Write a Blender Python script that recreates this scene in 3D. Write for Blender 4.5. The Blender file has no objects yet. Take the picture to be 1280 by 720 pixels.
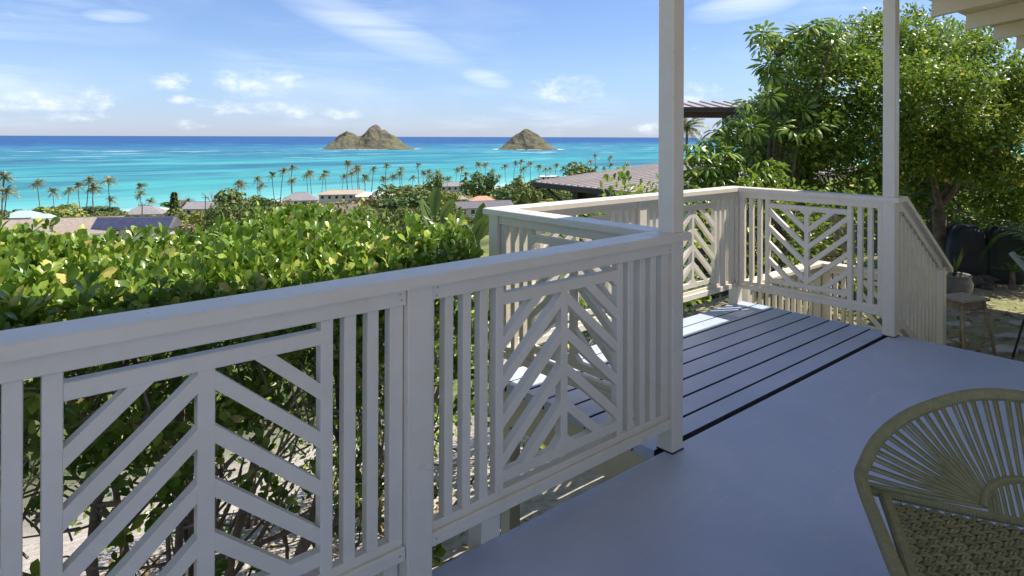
import bpy, math, random
import numpy as np
from mathutils import Vector, Matrix

random.seed(7)
RNG = np.random.default_rng(11)
SC = bpy.context.scene
COL = SC.collection

# ------------------------------------------------------------------ camera
EYE = 1.53                       # metres above the deck
FPX = 800.0                      # focal length in photo pixels (1280 wide)
cam_d = bpy.data.cameras.new('camera')
cam = bpy.data.objects.new('camera', cam_d)
COL.objects.link(cam)
cam.location = (0, 0, EYE)
cam.rotation_euler = (math.radians(90), -0.0031, 0)
cam_d.sensor_width = 36
cam_d.lens = FPX * 36 / 1280
cam_d.shift_y = -188.9 / 1280
cam_d.clip_start = 0.05
cam_d.clip_end = 200000
SC.camera = cam

E1 = np.array([.758, .652]); E1 /= np.linalg.norm(E1)
E2 = np.array([-E1[1], E1[0]])
YAW = math.atan2(E1[1], E1[0])

# ------------------------------------------------------------------ light
SUN = Vector((E1[0]*.5 - E2[0]*.285, E1[1]*.5 - E2[1]*.285, 1)).normalized()
sun_el = math.asin(SUN.z)
sun_az = math.atan2(SUN.x, SUN.y)          # from +Y towards +X
sd = bpy.data.lights.new('sun', 'SUN')
sd.energy = 2.4
sd.angle = math.radians(.5)
sd.color = (1, .945, .85)
so = bpy.data.objects.new('sun', sd)
so.rotation_euler = SUN.to_track_quat('Z', 'Y').to_euler()
so.location = (0, 0, 60)
COL.objects.link(so)

world = bpy.data.worlds.new('World')
SC.world = world
world.use_nodes = True
SC.view_settings.view_transform = 'Standard'
SC.view_settings.look = 'None'
SC.view_settings.gamma = 1
SC.view_settings.use_curve_mapping = False
SC.view_settings.exposure = 1.52


class NT:
    """small helper for node trees"""
    def __init__(s, tree):
        s.t = tree; s.n = tree.nodes; s.l = tree.links

    def node(s, typ, **kw):
        n = s.n.new(typ)
        for k, v in kw.items():
            if k.startswith('i_'):
                n.inputs[k[2:].replace('_', ' ')].default_value = v
            else:
                setattr(n, k, v)
        return n

    def link(s, a, b):
        s.l.new(a, b)

    def val(s, x):
        return x

    def math(s, op, a, b=None, c=None, clamp=False):
        n = s.n.new('ShaderNodeMath'); n.operation = op; n.use_clamp = clamp
        for i, x in enumerate((a, b, c)):
            if x is None:
                continue
            if isinstance(x, (int, float)):
                n.inputs[i].default_value = x
            else:
                s.l.new(x, n.inputs[i])
        return n.outputs[0]

    def mix(s, fac, a, b):
        n = s.n.new('ShaderNodeMix'); n.data_type = 'RGBA'
        for i, x in ((0, fac), (6, a), (7, b)):
            if isinstance(x, (int, float)):
                n.inputs[i].default_value = x
            elif isinstance(x, tuple):
                n.inputs[i].default_value = x if len(x) == 4 else (*x, 1)
            else:
                s.l.new(x, n.inputs[i])
        return n.outputs[2]

    def ramp(s, fac, stops, interp='LINEAR'):
        n = s.n.new('ShaderNodeValToRGB')
        cr = n.color_ramp; cr.interpolation = interp
        while len(cr.elements) > 1:
            cr.elements.remove(cr.elements[-1])
        cr.elements[0].position = stops[0][0]
        c = stops[0][1]
        cr.elements[0].color = (*c, 1) if isinstance(c, tuple) else (c, c, c, 1)
        for p, c in stops[1:]:
            e = cr.elements.new(p)
            e.color = (*c, 1) if isinstance(c, tuple) else (c, c, c, 1)
        s.l.new(fac, n.inputs[0])
        return n.outputs[0]

    def noise(s, vec, scale, detail=4, rough=.55, dist=0.0):
        n = s.n.new('ShaderNodeTexNoise')
        n.inputs['Scale'].default_value = scale
        n.inputs['Detail'].default_value = detail
        n.inputs['Roughness'].default_value = rough
        n.inputs['Distortion'].default_value = dist
        if vec is not None:
            s.l.new(vec, n.inputs['Vector'])
        return n.outputs['Fac']

    def mapping(s, vec, loc=(0, 0, 0), rot=(0, 0, 0), scale=(1, 1, 1)):
        n = s.n.new('ShaderNodeMapping')
        n.inputs['Location'].default_value = loc
        n.inputs['Rotation'].default_value = rot
        n.inputs['Scale'].default_value = scale
        s.l.new(vec, n.inputs['Vector'])
        return n.outputs[0]


def hor(u):
    return 171.1 + .0031 * (u - 640)


def build_sky():
    T = NT(world.node_tree)
    T.n.clear()
    out = T.node('ShaderNodeOutputWorld')
    bg = T.node('ShaderNodeBackground')
    bg.inputs['Strength'].default_value = .10
    sky = T.node('ShaderNodeTexSky', sky_type='NISHITA')
    sky.sun_disc = False
    sky.sun_elevation = sun_el
    sky.sun_rotation = sun_az
    sky.altitude = 0
    sky.air_density = 1.0
    sky.dust_density = .1
    sky.ozone_density = 2.5
    tc = T.node('ShaderNodeTexCoord')
    sep = T.node('ShaderNodeSeparateXYZ')
    T.link(tc.outputs['Generated'], sep.inputs[0])
    x, y, z = sep.outputs
    az = T.math('ARCTAN2', x, y)
    el = T.math('ARCSINE', z)
    comb = T.node('ShaderNodeCombineXYZ')
    T.link(az, comb.inputs[0]); T.link(T.math('MULTIPLY', el, 1.9), comb.inputs[1])
    vec = comb.outputs[0]
    fine = T.noise(vec, 26, 6, .62, .3)
    fine2 = T.noise(T.mapping(vec, loc=(3, 1, 7)), 60, 4, .6)
    puff = T.math('MULTIPLY_ADD', fine2, .35, T.math('MULTIPLY', fine, .9))
    # cumulus heaps: direction, half width and half height in photo pixels
    heaps = [(68, 127, 74, 12), (18, 133, 45, 9), (122, 121, 26, 12), (213, 103, 26, 11), (228, 124, 18, 6),
             (330, 104, 46, 17), (283, 97, 22, 11), (282, 132, 34, 11), (338, 134, 26, 8), (428, 142, 24, 8),
             (370, 140, 24, 8), (240, 157, 20, 7), (707, 113, 42, 17), 
             (90, 146, 40, 6), (870, 118, 26, 16), 
             (812, 160, 20, 7)]
    # the same kind of heaps go on round the rest of the horizon
    rr = random.Random(3)
    tot = None
    items = []
    for u, v, w, h in heaps:
        a = math.atan((u - 640) / FPX)
        e = math.atan((hor(u) - v) / FPX * math.cos(a))
        items.append((a, e, w / FPX * math.cos(a) ** 2, h / FPX * math.cos(a)))
    for k in range(16):
        a = .75 + (k + rr.random()) * (2 * math.pi - 1.6) / 16
        if a > math.pi:
            a -= 2 * math.pi
        items.append((a, rr.uniform(.02, .1), rr.uniform(.03, .09), rr.uniform(.008, .02)))
    for a, e, w, h in items:
        dx = T.math('MULTIPLY', T.math('SUBTRACT', az, a), 1 / w)
        dy = T.math('MULTIPLY', T.math('SUBTRACT', el, e), 1 / h)
        d2 = T.math('ADD', T.math('MULTIPLY', dx, dx), T.math('MULTIPLY', dy, dy))
        m = T.math('SUBTRACT', 1.25, d2)
        tot = m if tot is None else T.math('SMOOTH_MAX', tot, m, .4)
    tot = T.math('MAXIMUM', tot, -1.0)
    dens = T.math('ADD', T.math('MULTIPLY', tot, .42), T.math('MULTIPLY', T.math('SUBTRACT', puff, .62), 2.6))
    cum = T.math('MULTIPLY', T.ramp(dens, [(0.0, 0.0), (.35, .16), (.8, .62), (1.15 if False else 1, .85)]), .72)
    # thin high cirrus: stretched noise over the whole sky
    c2 = T.node('ShaderNodeCombineXYZ')
    T.link(az, c2.inputs[0]); T.link(el, c2.inputs[1])
    wisp = T.noise(T.mapping(c2.outputs[0], rot=(0, 0, math.radians(24)), scale=(1.4, 9, 1)), 2.2, 6, .62, .6)
    wispm = T.noise(T.mapping(c2.outputs[0], loc=(.52, .33, 0), rot=(0, 0, math.radians(20)), scale=(1.2, 3, 1)), 1.9, 2, .5)
    cir = T.math('MULTIPLY', T.ramp(wisp, [(.44, 0.0), (.72, .8)]), T.ramp(wispm, [(.42, .0), (.62, .55)]))
    # named streaks (cirrus band running down to the right, patch near the post)
    st = None
    for u0, v0, u1, v1, wd in ((330, -20, 590, 82, 26), (575, 90, 640, 106, 12), (860, 20, 1010, -8, 18), (100, 18, 190, 22, 8)):
        a0, a1 = math.atan((u0 - 640) / FPX), math.atan((u1 - 640) / FPX)
        f0 = math.atan((hor(u0) - v0) / FPX * math.cos(a0)); f1 = math.atan((hor(u1) - v1) / FPX * math.cos(a1))
        L = math.hypot(a1 - a0, f1 - f0); cx, cy = (a1 - a0) / L, (f1 - f0) / L
        mx, my = (a0 + a1) / 2, (f0 + f1) / 2
        dx = T.math('SUBTRACT', az, mx); dy = T.math('SUBTRACT', el, my)
        al = T.math('ADD', T.math('MULTIPLY', dx, cx / (L * .55)), T.math('MULTIPLY', dy, cy / (L * .55)))
        ac = T.math('ADD', T.math('MULTIPLY', dx, -cy / (wd / FPX)), T.math('MULTIPLY', dy, cx / (wd / FPX)))
        m = T.math('SUBTRACT', 1.0, T.math('ADD', T.math('MULTIPLY', al, al), T.math('MULTIPLY', ac, ac)))
        st = m if st is None else T.math('SMOOTH_MAX', st, m, .2)
    st = T.math('MULTIPLY', T.ramp(st, [(0, 0.0), (1, .75)]), T.ramp(wisp, [(.3, .1), (.7, .9)]))
    cirr = T.math('MAXIMUM', cir, st)
    tint = T.node('ShaderNodeMix', data_type='RGBA', blend_type='MULTIPLY')
    tint.inputs[0].default_value = 1.0
    T.link(sky.outputs[0], tint.inputs[6]); T.link(T.ramp(el, [(0.0, (.27, .325, .54)), (.10, (.40, .43, .535)), (.22, (.43, .455, .56)), (1, (.51, .52, .61))]), tint.inputs[7])
    c1 = T.mix(cirr, tint.outputs[2], (4.2, 4.45, 4.9))
    c2_ = T.mix(cum, c1, (4.5, 4.55, 4.75))
    T.link(c2_, bg.inputs['Color'])
    T.link(bg.outputs[0], out.inputs['Surface'])


build_sky()

# ------------------------------------------------------------------ helpers
def W(q, p, z=0.0):
    v = E1 * q + E2 * p
    return Vector((v[0], v[1], z))


def qp(u, p):
    """photo column u on the vertical plane at seaward distance p -> (x, y, depth)"""
    r = (u - 640) / FPX
    t = p / (E2[0] * r + E2[1])
    return r * t, t, t


def px(u, v, Y):
    return Vector(((u - 640) / FPX * Y, Y, EYE - (v - hor(u)) / FPX * Y))


def empty(name, loc=(0, 0, 0), rz=0.0, label=None, cat=None, group=None, kind=None):
    o = bpy.data.objects.new(name, None)
    o.empty_display_size = .1
    COL.objects.link(o)
    o.location = loc
    o.rotation_euler = (0, 0, rz)
    tag(o, label, cat, group, kind)
    return o


def tag(o, label=None, cat=None, group=None, kind=None):
    if label: o['label'] = label
    if cat: o['category'] = cat
    if group: o['group'] = group
    if kind: o['kind'] = kind
    return o


def mesh_from(name, V, F, mat=None, smooth=False):
    me = bpy.data.meshes.new(name)
    me.from_pydata([tuple(v) for v in V], [], [tuple(f) for f in F])
    if mat: me.materials.append(mat)
    if smooth:
        me.polygons.foreach_set('use_smooth', [True] * len(me.polygons))
    me.update()
    return me


def fast_mesh(name, V, F, mat=None, smooth=False):
    """V (n,3), F (m,k) arrays, all faces with k corners"""
    V = np.asarray(V, np.float32); F = np.asarray(F, np.int32)
    me = bpy.data.meshes.new(name)
    me.vertices.add(len(V)); me.vertices.foreach_set('co', V.ravel())
    m, k = F.shape
    me.loops.add(m * k); me.loops.foreach_set('vertex_index', F.ravel())
    me.polygons.add(m)
    me.polygons.foreach_set('loop_start', np.arange(0, m * k, k, dtype=np.int32))
    if mat: me.materials.append(mat)
    if smooth: me.polygons.foreach_set('use_smooth', np.ones(m, bool))
    me.update(calc_edges=True)
    return me


def obj(name, me, parent=None, loc=(0, 0, 0), rot=(0, 0, 0), scale=(1, 1, 1), kind=None):
    o = bpy.data.objects.new(name, me)
    COL.objects.link(o)
    o.parent = parent
    o.location = loc; o.rotation_euler = rot; o.scale = scale
    if kind: o['kind'] = kind
    return o


class MB:
    def __init__(s):
        s.V = []; s.F = []

    def add(s, V, F):
        b = len(s.V)
        s.V += [tuple(v) for v in V]
        s.F += [tuple(i + b for i in f) for f in F]

    def box(s, x0, x1, y0, y1, z0, z1):
        s.add([(x0, y0, z0), (x1, y0, z0), (x1, y1, z0), (x0, y1, z0), (x0, y0, z1), (x1, y0, z1), (x1, y1, z1), (x0, y1, z1)],
              [(3, 2, 1, 0), (4, 5, 6, 7), (0, 1, 5, 4), (1, 2, 6, 5), (2, 3, 7, 6), (3, 0, 4, 7)])

    def cbox(s, x0, x1, y0, y1, z0, z1, c=.003):
        V, F = chamfer_box(x0, x1, y0, y1, z0, z1, c); s.add(V, F)

    def prism(s, poly, a, b, f):
        """poly: 2-D points, extruded between a and b; f(x, y, t) -> 3-D"""
        n = len(poly)
        V = [f(x, y, a) for x, y in poly] + [f(x, y, b) for x, y in poly]
        F = [tuple(range(n - 1, -1, -1)), tuple(range(n, 2 * n))]
        F += [(i, (i + 1) % n, (i + 1) % n + n, i + n) for i in range(n)]
        s.add(V, F)

    def tube(s, pts, rad, n=6, cap=True):
        V, F = tube(pts, rad, n, cap); s.add(V, F)

    def mesh(s, name, mat, smooth=False):
        return mesh_from(name, s.V, s.F, mat, smooth)

    def build(s, name, mat, parent=None, loc=(0, 0, 0), rot=(0, 0, 0), smooth=False, kind=None):
        return obj(name, s.mesh(name, mat, smooth), parent, loc, rot, kind=kind)


def chamfer_box(x0, x1, y0, y1, z0, z1, c):
    c = min(c, (x1 - x0) * .3, (y1 - y0) * .3, (z1 - z0) * .3)
    V = []; idx = {}
    X = (x0, x1); Y = (y0, y1); Z = (z0, z1)
    for i in (0, 1):
        for j in (0, 1):
            for k in (0, 1):
                sx = c if i == 0 else -c; sy = c if j == 0 else -c; sz = c if k == 0 else -c
                idx[i, j, k, 'x'] = len(V); V.append((X[i], Y[j] + sy, Z[k] + sz))
                idx[i, j, k, 'y'] = len(V); V.append((X[i] + sx, Y[j], Z[k] + sz))
                idx[i, j, k, 'z'] = len(V); V.append((X[i] + sx, Y[j] + sy, Z[k]))
    F = []
    cx, cy, cz = (x0 + x1) / 2, (y0 + y1) / 2, (z0 + z1) / 2

    def face(ids):
        a, b, d = (np.array(V[i]) for i in ids[:3])
        nrm = np.cross(b - a, d - a)
        mid = np.mean([V[i] for i in ids], axis=0) - np.array((cx, cy, cz))
        F.append(tuple(ids) if np.dot(nrm, mid) > 0 else tuple(reversed(ids)))
    o4 = ((0, 0), (0, 1), (1, 1), (1, 0))
    for i in (0, 1):
        face([idx[i, j, k, 'x'] for j, k in o4])
        face([idx[j, i, k, 'y'] for j, k in o4])
        face([idx[j, k, i, 'z'] for j, k in o4])
    for j in (0, 1):
        for k in (0, 1):
            face([idx[0, j, k, 'y'], idx[1, j, k, 'y'], idx[1, j, k, 'z'], idx[0, j, k, 'z']])
            face([idx[j, 0, k, 'x'], idx[j, 1, k, 'x'], idx[j, 1, k, 'z'], idx[j, 0, k, 'z']])
            face([idx[j, k, 0, 'x'], idx[j, k, 1, 'x'], idx[j, k, 1, 'y'], idx[j, k, 0, 'y']])
    for i in (0, 1):
        for j in (0, 1):
            for k in (0, 1):
                face([idx[i, j, k, a] for a in 'xyz'])
    return V, F


_boxcache = {}
def cbox_obj(name, x0, x1, y0, y1, z0, z1, mat, parent, c=.0025, kind=None):
    """chamfered board as an object of its own; alike boards share their mesh"""
    key = (round(x1 - x0, 4), round(y1 - y0, 4), round(z1 - z0, 4), mat.name, c)
    me = _boxcache.get(key)
    if me is None:
        V, F = chamfer_box(-(x1 - x0) / 2, (x1 - x0) / 2, -(y1 - y0) / 2, (y1 - y0) / 2, -(z1 - z0) / 2, (z1 - z0) / 2, c)
        me = mesh_from(name, V, F, mat); _boxcache[key] = me
    o = obj(name, me, parent, ((x0 + x1) / 2, (y0 + y1) / 2, (z0 + z1) / 2), kind=kind)
    if name == 'baluster':
        o.rotation_euler = (random.uniform(-.0012, .0012), random.uniform(-.003, .003), random.uniform(-.02, .02))
    return o


def tube(pts, rad, n=6, cap=True):
    P = np.array([tuple(p) for p in pts], float)
    m = len(P)
    R = np.full(m, rad, float) if np.isscalar(rad) else np.array(rad, float)
    T = np.gradient(P, axis=0); T /= np.linalg.norm(T, axis=1)[:, None] + 1e-9
    ref = np.array((0, 0, 1.)) if abs(T[0][2]) < .9 else np.array((1., 0, 0))
    V = np.zeros((m, n, 3)); a = np.arange(n) * 2 * np.pi / n
    u = None
    for i in range(m):
        if u is None:
            u = np.cross(T[i], ref)
        else:
            u = u - T[i] * np.dot(u, T[i])
        u /= np.linalg.norm(u) + 1e-9
        w = np.cross(T[i], u)
        V[i] = P[i] + R[i] * (np.cos(a)[:, None] * u + np.sin(a)[:, None] * w)
    F = []
    for i in range(m - 1):
        for j in range(n):
            k = (j + 1) % n
            F.append((i * n + j, i * n + k, (i + 1) * n + k, (i + 1) * n + j))
    if cap:
        F.append(tuple(range(n - 1, -1, -1))); F.append(tuple((m - 1) * n + j for j in range(n)))
    return [tuple(v) for v in V.reshape(-1, 3)], F


def spline(pts, n):
    """Catmull-Rom through pts"""
    P = np.array([tuple(p) for p in pts], float)
    P = np.vstack([2 * P[0] - P[1], P, 2 * P[-1] - P[-2]])
    out = []
    segs = len(P) - 3
    for i in range(n):
        t = i / (n - 1) * segs
        k = min(int(t), segs - 1); t -= k
        a, b, c, d = P[k:k + 4]
        out.append(.5 * ((2 * b) + (c - a) * t + (2 * a - 5 * b + 4 * c - d) * t * t + (3 * b - a - 3 * c + d) * t ** 3))
    return np.array(out)


# ------------------------------------------------------------------ materials
def new_mat(name):
    m = bpy.data.materials.new(name); m.use_nodes = True
    T = NT(m.node_tree); T.n.clear()
    out = T.node('ShaderNodeOutputMaterial')
    b = T.node('ShaderNodeBsdfPrincipled')
    T.link(b.outputs[0], out.inputs['Surface'])
    return m, T, b, out


def bump(T, b, h, dist, strength=1.0):
    n = T.node('ShaderNodeBump')
    n.inputs['Distance'].default_value = dist
    n.inputs['Strength'].default_value = strength
    T.link(h, n.inputs['Height']); T.link(n.outputs[0], b.inputs['Normal'])


def objpos(T):
    return T.node('ShaderNodeTexCoord').outputs['Object']


def geopos(T):
    return T.node('ShaderNodeNewGeometry').outputs['Position']


def qpos(T):
    """world position turned to the deck's axes (x = along the shore, y = seaward)"""
    return T.mapping(geopos(T), rot=(0, 0, -YAW))


def mat_paint(name, col, rough=.42, grain=.0006, dirt=.35, spec=.5):
    m, T, b, _ = new_mat(name)
    P = qpos(T)
    n1 = T.noise(P, 3.0, 5, .6)
    n2 = T.noise(T.mapping(P, loc=(4, 2, 1)), 14, 4, .6)
    dk = tuple(c * (1 - .32 * dirt) * k for c, k in zip(col, (1, .97, .9)))
    f = T.ramp(T.math('MULTIPLY_ADD', n2, .4, T.math('MULTIPLY', n1, .6)), [(.36, 1.0), (.6, .0)])
    T.link(T.mix(T.math('MULTIPLY', f, .6), col, dk), b.inputs['Base Color'])
    rg = T.ramp(n2, [(.3, rough - .06), (.7, rough + .1)])
    T.link(rg, b.inputs['Roughness'])
    b.inputs['Specular IOR Level'].default_value = spec
    g = T.noise(T.mapping(objpos(T), scale=(60, 60, 60)), 4, 3, .6)
    bump(T, b, T.math('ADD', g, T.math('MULTIPLY', n2, 1.5)), grain, .7)
    return m


def mat_plain(name, col, rough=.7, var=.25, scale=4, bumpd=0.0, bscale=20, spec=.4, metal=0.0, obj_rand=0.0):
    m, T, b, _ = new_mat(name)
    P = geopos(T)
    n1 = T.noise(P, scale, 5, .6)
    dk = tuple(c * (1 - var) for c in col); lt = tuple(min(1, c * (1 + var)) for c in col)
    c = T.ramp(n1, [(.3, dk), (.7, lt)])
    if obj_rand:
        oi = T.node('ShaderNodeObjectInfo')
        h = T.node('ShaderNodeHueSaturation')
        T.link(T.math('MULTIPLY_ADD', oi.outputs['Random'], obj_rand * 2, 1 - obj_rand), h.inputs['Value'])
        T.link(c, h.inputs['Color']); c = h.outputs[0]
    T.link(c, b.inputs['Base Color'])
    b.inputs['Roughness'].default_value = rough
    b.inputs['Specular IOR Level'].default_value = spec
    b.inputs['Metallic'].default_value = metal
    if bumpd:
        bump(T, b, T.noise(P, bscale, 5, .65), bumpd)
    return m


def mat_leaf(name, stops, rough=.38, trans=.35, tcol=(.25, .36, .05), spec=.5, stale=None):
    """leaf colour varies from leaf to leaf (random per island and per object)"""
    m, T, b, out = new_mat(name)
    geo = T.node('ShaderNodeNewGeometry'); oi = T.node('ShaderNodeObjectInfo')
    r = T.math('FRACT', T.math('ADD', geo.outputs['Random Per Island'], T.math('MULTIPLY', oi.outputs['Random'], 7.31)))
    c = T.ramp(r, stops)
    n = T.noise(geo.outputs['Position'], 1.7, 3, .6)
    h = T.node('ShaderNodeHueSaturation')
    T.link(T.math('MULTIPLY_ADD', n, .5, .75), h.inputs['Value'])
    T.link(c, h.inputs['Color'])
    T.link(h.outputs[0], b.inputs['Base Color'])
    b.inputs['Roughness'].default_value = rough
    b.inputs['Specular IOR Level'].default_value = spec
    tr = T.node('ShaderNodeBsdfTranslucent')
    tr.inputs['Color'].default_value = (*tcol, 1)
    mx = T.node('ShaderNodeMixShader'); mx.inputs[0].default_value = trans
    T.link(b.outputs[0], mx.inputs[1]); T.link(tr.outputs[0], mx.inputs[2])
    T.link(mx.outputs[0], out.inputs['Surface'])
    return m


M = {}
M['white'] = mat_paint('white_paint', (.84, .765, .635), .33, .0008, .3)
M['cream'] = mat_paint('cream_paint', (.80, .71, .53), .5, .0008, .35)
M['wall'] = mat_paint('wall_paint', (.62, .60, .55), .6, .001, .3)
M['bark'] = mat_plain('bark', (.20, .15, .11), .85, .45, 9, .006, 30)
M['palebark'] = mat_plain('pale_bark', (.36, .28, .22), .85, .4, 9, .006, 30)
M['palmtrunk'] = mat_plain('palm_trunk', (.17, .14, .11), .9, .3, .8, 0)
M['blackmetal'] = mat_plain('dark_metal', (.03, .03, .032), .4, .2, 8, 0, spec=.5)
M['wood'] = mat_plain('weathered_wood', (.40, .32, .21), .7, .3, 18, .001, 80)
M['brownwood'] = mat_plain('brown_wood', (.10, .06, .035), .5, .3, 25, .0005, 90)
M['stone'] = mat_plain('paver_stone', (.40, .37, .31), .9, .28, 7, .004, 40, obj_rand=.15)
M['rock'] = mat_plain('garden_rock', (.13, .12, .11), .9, .4, 9, .01, 20, obj_rand=.2)
M['litter'] = mat_leaf('leaf_litter', [(0, (.20, .13, .06)), (.4, (.35, .26, .14)), (.7, (.14, .08, .04)), (1, (.5, .42, .28))], .7, .15, (.3, .2, .08), .2)
M['hedge'] = mat_leaf('hedge_leaf', [(0, (0.091, 0.165, 0.025)), (.35, (0.167, 0.273, 0.037)), (.6, (0.248, 0.359, 0.051)), (.85, (0.383, 0.474, 0.072)), (.95, (0.599, 0.575, 0.129)), (1, (0.698, 0.517, 0.200))], .26, .22, (.20, .36, .03), .6)
M['treeleaf'] = mat_leaf('tree_leaf', [(0, (0.078, 0.137, 0.022)), (.4, (0.153, 0.253, 0.033)), (.75, (0.280, 0.389, 0.047)), (.95, (0.505, 0.572, 0.074)), (1, (1.261, 0.824, 0.111))], .36, .36, (.24, .34, .04), .5)
M['umbrella'] = mat_leaf('umbrella_leaf', [(0, (0.112, 0.204, 0.031)), (.5, (0.202, 0.315, 0.045)), (.85, (0.359, 0.443, 0.068)), (1, (0.539, 0.573, 0.103))], .30, .3, (.2, .32, .04), .5)
M['palmleaf'] = mat_leaf('areca_leaf', [(0, (.04, .10, .015)), (.6, (.10, .18, .03)), (1, (.22, .28, .05))], .35, .3, (.2, .32, .04), .5)
M['bird'] = mat_leaf('banana_leaf', [(0, (.07, .13, .035)), (.5, (.11, .18, .05)), (1, (.18, .25, .07))], .35, .3, (.2, .3, .05), .5)
M['crown_a'] = mat_leaf('crown_olive', [(0, (.10, .135, .035)), (.5, (.165, .205, .05)), (1, (.27, .29, .085))], .6, .2, (.18, .2, .05), .3)
M['crown_b'] = mat_leaf('crown_green', [(0, (.055, .095, .03)), (.5, (.10, .155, .04)), (1, (.19, .25, .07))], .55, .2, (.12, .18, .04), .3)
M['crown_c'] = mat_leaf('crown_yellow', [(0, (.20, .235, .05)), (.5, (.29, .32, .065)), (1, (.42, .42, .11))], .6, .2, (.25, .26, .05), .3)
M['crown_d'] = mat_leaf('crown_grey', [(0, (0.165, 0.146, 0.073)), (.5, (0.281, 0.246, 0.122)), (1, (0.446, 0.385, 0.207))], .7, .15, (.2, .18, .08), .3)
M['frond'] = mat_leaf('palm_frond', [(0, (0.069, 0.092, 0.030)), (.5, (0.155, 0.168, 0.052)), (.85, (0.310, 0.286, 0.105)), (1, (0.621, 0.521, 0.238))], .4, .2, (.15, .16, .04), .5)


def mat_deck():
    m, T, b, _ = new_mat('deck_paint')
    P = qpos(T)
    n1 = T.noise(P, 1.3, 6, .62, .4)
    n2 = T.noise(T.mapping(P, scale=(1, 3.5, 1)), 6, 5, .65)
    n3 = T.noise(T.mapping(P, loc=(7, 3, 2)), 55, 3, .6)
    c = T.mix(T.ramp(n1, [(.38, 0.0), (.66, 1.0)]), (.50, .57, .755), (.56, .63, .80))
    c = T.mix(T.ramp(n2, [(.60, 0.0), (.72, .30)]), c, (.64, .68, .75))
    c = T.mix(T.ramp(n2, [(.25, .35), (.36, .0)]), c, (.40, .45, .57))
    c = T.mix(T.ramp(n3, [(.70, 0.0), (.78, .45)]), c, (.12, .12, .14))
    # worn streaks, drips and grit
    n4 = T.noise(T.mapping(P, loc=(2, 9, 4), rot=(0, 0, .5), scale=(1, 5, 1)), 3.2, 6, .7, .8)
    c = T.mix(T.ramp(n4, [(.57, 0.0), (.65, .5)]), c, (.68, .70, .73))
    n5 = T.noise(T.mapping(P, loc=(8, 1, 4)), .55, 4, .55)
    c = T.mix(T.ramp(n5, [(.42, .55), (.58, .0)]), c, (.38, .44, .60))
    T.link(c, b.inputs['Base Color'])
    T.link(T.ramp(T.math('MULTIPLY_ADD', n2, .5, T.math('MULTIPLY', n1, .5)), [(.3, .27), (.7, .46)]), b.inputs['Roughness'])
    bump(T, b, T.math('ADD', T.math('ADD', T.math('MULTIPLY', T.noise(P, 130, 3, .6), .5), T.math('MULTIPLY', n2, 1.6)), T.math('MULTIPLY', n1, 4.0)), .0016, .9)
    return m


def mat_ground():
    m, T, b, _ = new_mat('hillside_ground')
    P = qpos(T)
    sep = T.node('ShaderNodeSeparateXYZ'); T.link(P, sep.inputs[0])
    q, p, z = sep.outputs
    n1 = T.noise(P, .9, 6, .65)
    n2 = T.noise(P, 9, 6, .7)
    n3 = T.noise(P, .035, 5, .6)
    dirt = T.mix(T.ramp(n2, [(.35, 0.0), (.65, 1.0)]), (.40, .33, .26), (.68, .60, .52))
    dirt = T.mix(T.ramp(n1, [(.5, 0.0), (.7, .5)]), dirt, (.24, .20, .12))
    yard = T.mix(T.ramp(n1, [(.40, 0.0), (.58, 1.0)]), (.38, .32, .23), (.22, .23, .09))
    yard = T.mix(T.ramp(n2, [(.5, 0.0), (.72, .75)]), yard, (.48, .43, .35))
    isyard = T.ramp(T.math('MULTIPLY', q, .1), [(.44, 0.0), (.58, 1.0)])
    near = T.mix(isyard, dirt, yard)
    far = T.mix(T.ramp(n3, [(.42, 0.0), (.6, 1.0)]), (.085, .105, .035), (.24, .25, .075))
    far = T.mix(T.ramp(n1, [(.55, 0.0), (.75, .6)]), far, (.30, .27, .17))
    c = T.mix(T.ramp(T.math('MULTIPLY', p, .01), [(.08, 0.0), (.16, 1.0)]), near, far)
    sand = T.ramp(T.math('MULTIPLY_ADD', n3, .012, T.math('MULTIPLY', p, .001)), [(.309, 0.0), (.3125, 1.0)])
    c = T.mix(sand, c, (.72, .63, .48))
    T.link(c, b.inputs['Base Color'])
    b.inputs['Roughness'].default_value = .95
    b.inputs['Specular IOR Level'].default_value = .15
    bump(T, b, T.noise(P, 16, 6, .7), .03)
    return m


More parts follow.
